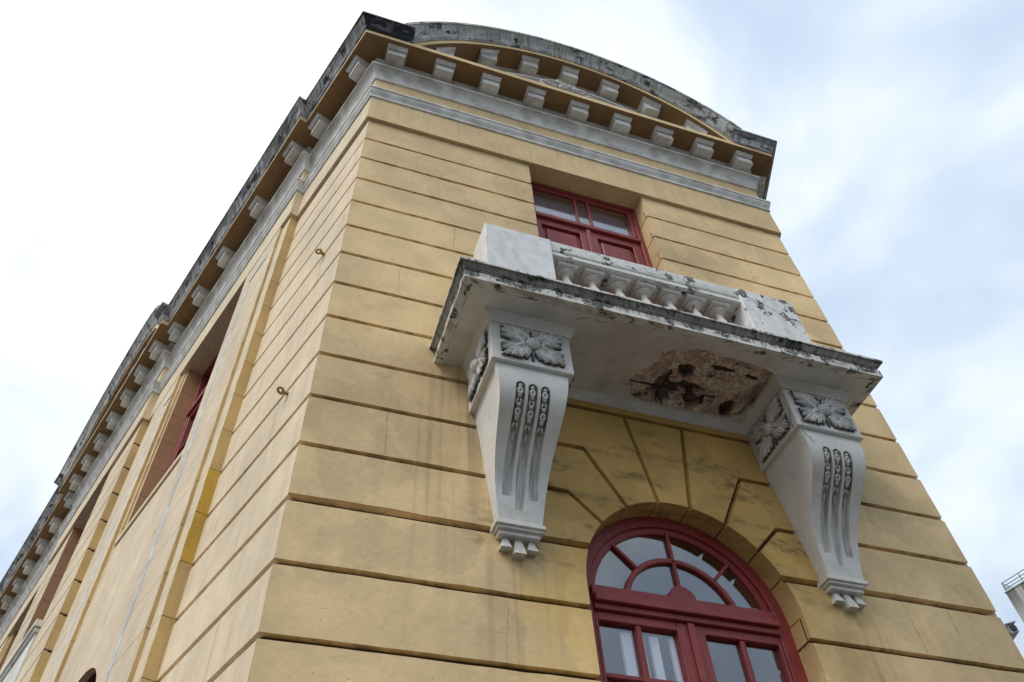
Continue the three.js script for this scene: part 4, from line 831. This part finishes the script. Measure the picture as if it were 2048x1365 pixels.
// side windows: red casements deep in their openings
for (const [w, yb, lab] of [[WB, 6.67, 'window'], [WC, 5.96, 'window'], [WD, 6.67, 'window']]) {
  const D = grp('side_window', B), o = -.115 + (w === WC ? .03 : 0), m = ML(o), a0 = -w[1] + .012, a1 = -w[0], c = (a0 + a1) / 2;
  bars('window_frame', [[a0, a0 + .06, yb, 9.246, -.1, 0], [a1 - .06, a1, yb, 9.246, -.1, 0], [a0 + .06, a1 - .06, 9.18, 9.246, -.1, 0], [a0 + .06, a1 - .06, 8.45, 8.53, -.1, .02]], D, mRed, m);
  for (const [p, q] of [[a0 + .062, c - .002], [c + .002, a1 - .062]]) {
    bars('casement', [[p, p + .06, yb, 8.448, -.07, -.01], [q - .06, q, yb, 8.448, -.07, -.01], [p + .06, q - .06, 8.39, 8.448, -.07, -.01], [p + .06, q - .06, yb, yb + .12, -.07, -.01], [p + .06, q - .06, 7.85, 7.88, -.06, -.02], [p + .06, q - .06, 7.25, 7.28, -.06, -.02]], D, mRed, m);
    const g = new G(); box(g, p + .06, q - .06, yb + .12, 8.39, -.044, -.04, m); add('pane', g, mGlass, D);
  }
  const g = new G(); box(g, a0 + .06, a1 - .06, 8.53, 9.18, -.044, -.04, m); add('pane', g, mGlass, D);
  bars('glazing_bar', [[c - .016, c + .016, 8.53, 9.18, -.06, -.012]], D, mRed, m);
}
{ // ground-floor arch of the side wall: dark door set deep
  const D = grp('side_door', B), g = new G(); box(g, -AB[0] - AB[2] - .05, -AB[0] + AB[2] + .05, .1, 4.95, -.42, -.36, ML(0)); add('door_leaf', g, mRed, D);
}
{ // shallow parapet before the middle side window
  const D = grp('window_parapet', B), a0 = -WC[1] - .07, a1 = -WC[0] + .07, m = ML(PAV);
  bars('parapet_cap', [[a0, a1, 6.85, 6.93, -.1, .075]], D, mWhite, m, .006); bars('parapet_moulding', [[a0 + .015, a1 - .015, 6.79, 6.835, -.1, .05]], D, mWhite, m, .006);
  bars('parapet_panel', [[a0 + .035, a1 - .035, 6.02, 6.79, -.1, .022]], D, mWhite, m, .006); bars('parapet_sill', [[a0, a1, 5.93, 6.02, -.1, .09]], D, mWhite, m, .006);
}

// ================================================================ SMALL THINGS
function eyeHook(s, y, turn, label) {
  const o = grp('wall_hook', scene), q = Lp(s, 0); o.position.set(q[0], y, q[1]); o.rotation.y = Math.atan2(NX, NZ);
  const mt = M({ map: scaled(warmTexT, .3, .3), color: new THREE.Color(.75, .68, .55), roughness: .7 });
  const c = new THREE.TorusGeometry(.022, .009, 12, 30); c.rotateX(Math.PI / 2 + turn); c.translate(0, 0, .052);
  add('ring', c, mt, o);
  const st = new THREE.CylinderGeometry(.009, .016, .05, 12).rotateX(Math.PI / 2).translate(0, 0, .02); add('stem', st, mt, o);
  return tag(o, label, 'hook', 'iron eye hooks on the side wall');
}
eyeHook(.335, 7.2, .4, 'small painted iron eye hook high on the side wall, the upper of two');
eyeHook(.39, 5.575, -.5, 'painted iron eye hook on the side wall near the corner, the lower of two');
{ // camera on an arm, fixed to the right-hand wall
  const o = grp('security_camera', scene); const q = MR(.10, 0, 0); o.position.set(q[0], 4.31, q[2]); o.rotation.y = Math.atan2(Math.sin(TH), Math.cos(TH));
  const mw = M({ color: new THREE.Color().setRGB(.55, .58, .62), roughness: .4 }), md = M({ color: new THREE.Color().setRGB(.03, .03, .04), roughness: .4 });
  add('wall_plate', new THREE.CylinderGeometry(.032, .036, .02, 20).rotateX(Math.PI / 2).translate(0, 0, .008), mw, o);
  add('ball_joint', new THREE.SphereGeometry(.024, 16, 12).translate(0, 0, .03), mw, o);
  add('arm', new THREE.TubeGeometry(new THREE.CatmullRomCurve3([new THREE.Vector3(0, 0, .03), new THREE.Vector3(.05, .03, .09), new THREE.Vector3(.11, .08, .14), new THREE.Vector3(.16, .12, .17)]), 20, .009, 10), md, o);
  const tilt = (a, y, z) => { const c = Math.cos(-.2), s = Math.sin(-.2); return [.26 + a, .15 + y * c - z * s, .20 + y * s + z * c]; };
  const h = new G(); box(h, -.13, .13, -.03, .03, -.035, .035, tilt, .01); add('housing', h, mw, o);
  const hd = new G(); box(hd, -.15, .16, .031, .038, -.042, .042, tilt, .003); add('sun_shield', hd, mw, o);
  add('lens', new THREE.CylinderGeometry(.022, .022, .012, 20).rotateZ(Math.PI / 2).translate(.125, .15, .20), md, o);
  tag(o, 'small grey security camera on an arm at the right edge of the yellow building', 'camera');
}
{ // far block at the right edge
  const o = grp('concrete_tower', scene), k = 2.1, C = [-.0404 + 33.70 * k, 0, 3.487 - 23.89 * k], top = 1.6 + 20.76 * k; o.position.set(C[0], 0, C[2]);
  const e1 = [.221, .975], e2 = [.975, -.221], m = (a, y, z) => [e1[0] * a + e2[0] * z, y, e1[1] * a + e2[1] * z];
  const drip = tex(512, 512, (u, v) => { let c = [S(168), S(169), S(164)]; const kk = 1 + (fbm(u, v, 6, 6, 4, 700) - .5) * .15; c = c.map(x => x * kk); const d = sst(.5, .68, fbm(u, v, 70, 2, 3, 705)) * sst(.93, 1, v); return mix3(c, [S(82), S(82), S(78)], d * .7); });
  const g = new G(); box(g, 0, 12, 0, top, 0, 12, m); add('wall', g, M({ map: scaled(drip, 12, top), roughness: .9 }), o);
  const cp = new G(); box(cp, -.08, 12.08, top, top + .1, -.08, 12.08, m); add('coping', cp, mConc, o);
  const mr = M({ color: new THREE.Color().setRGB(.05, .055, .07), roughness: .5 });
  for (let i = 0; i <= 6; i++) for (const z of [.15, 11.8]) { const p = new G(); box(p, .1 + i * 1.95 - .03, .1 + i * 1.95 + .03, top + .1, top + 1.1, z - .03, z + .03, m); add('railing_post', p, mr, o); }
  for (const y of [1.08, .72, .4]) for (const [a0, a1, z0, z1] of [[.07, 11.9, .12, .18], [.07, 11.9, 11.77, 11.83], [.07, .13, .18, 11.77]]) { const p = new G(); box(p, a0, a1, top + y, top + y + .05, z0, z1, m); add('rail', p, mr, o); }
  tag(o, 'pale grey concrete tower block with a thin roof railing, far off at the right edge', 'building');
}

// ---------------------------------------------------------------- render
const renderer = new THREE.WebGLRenderer({ antialias: true });
renderer.setSize(1024, 682);
renderer.toneMapping = THREE.LinearToneMapping; renderer.toneMappingExposure = EXPOSURE;
renderer.shadowMap.enabled = true;
scene.environmentIntensity = 1;
renderer.render(scene, camera);
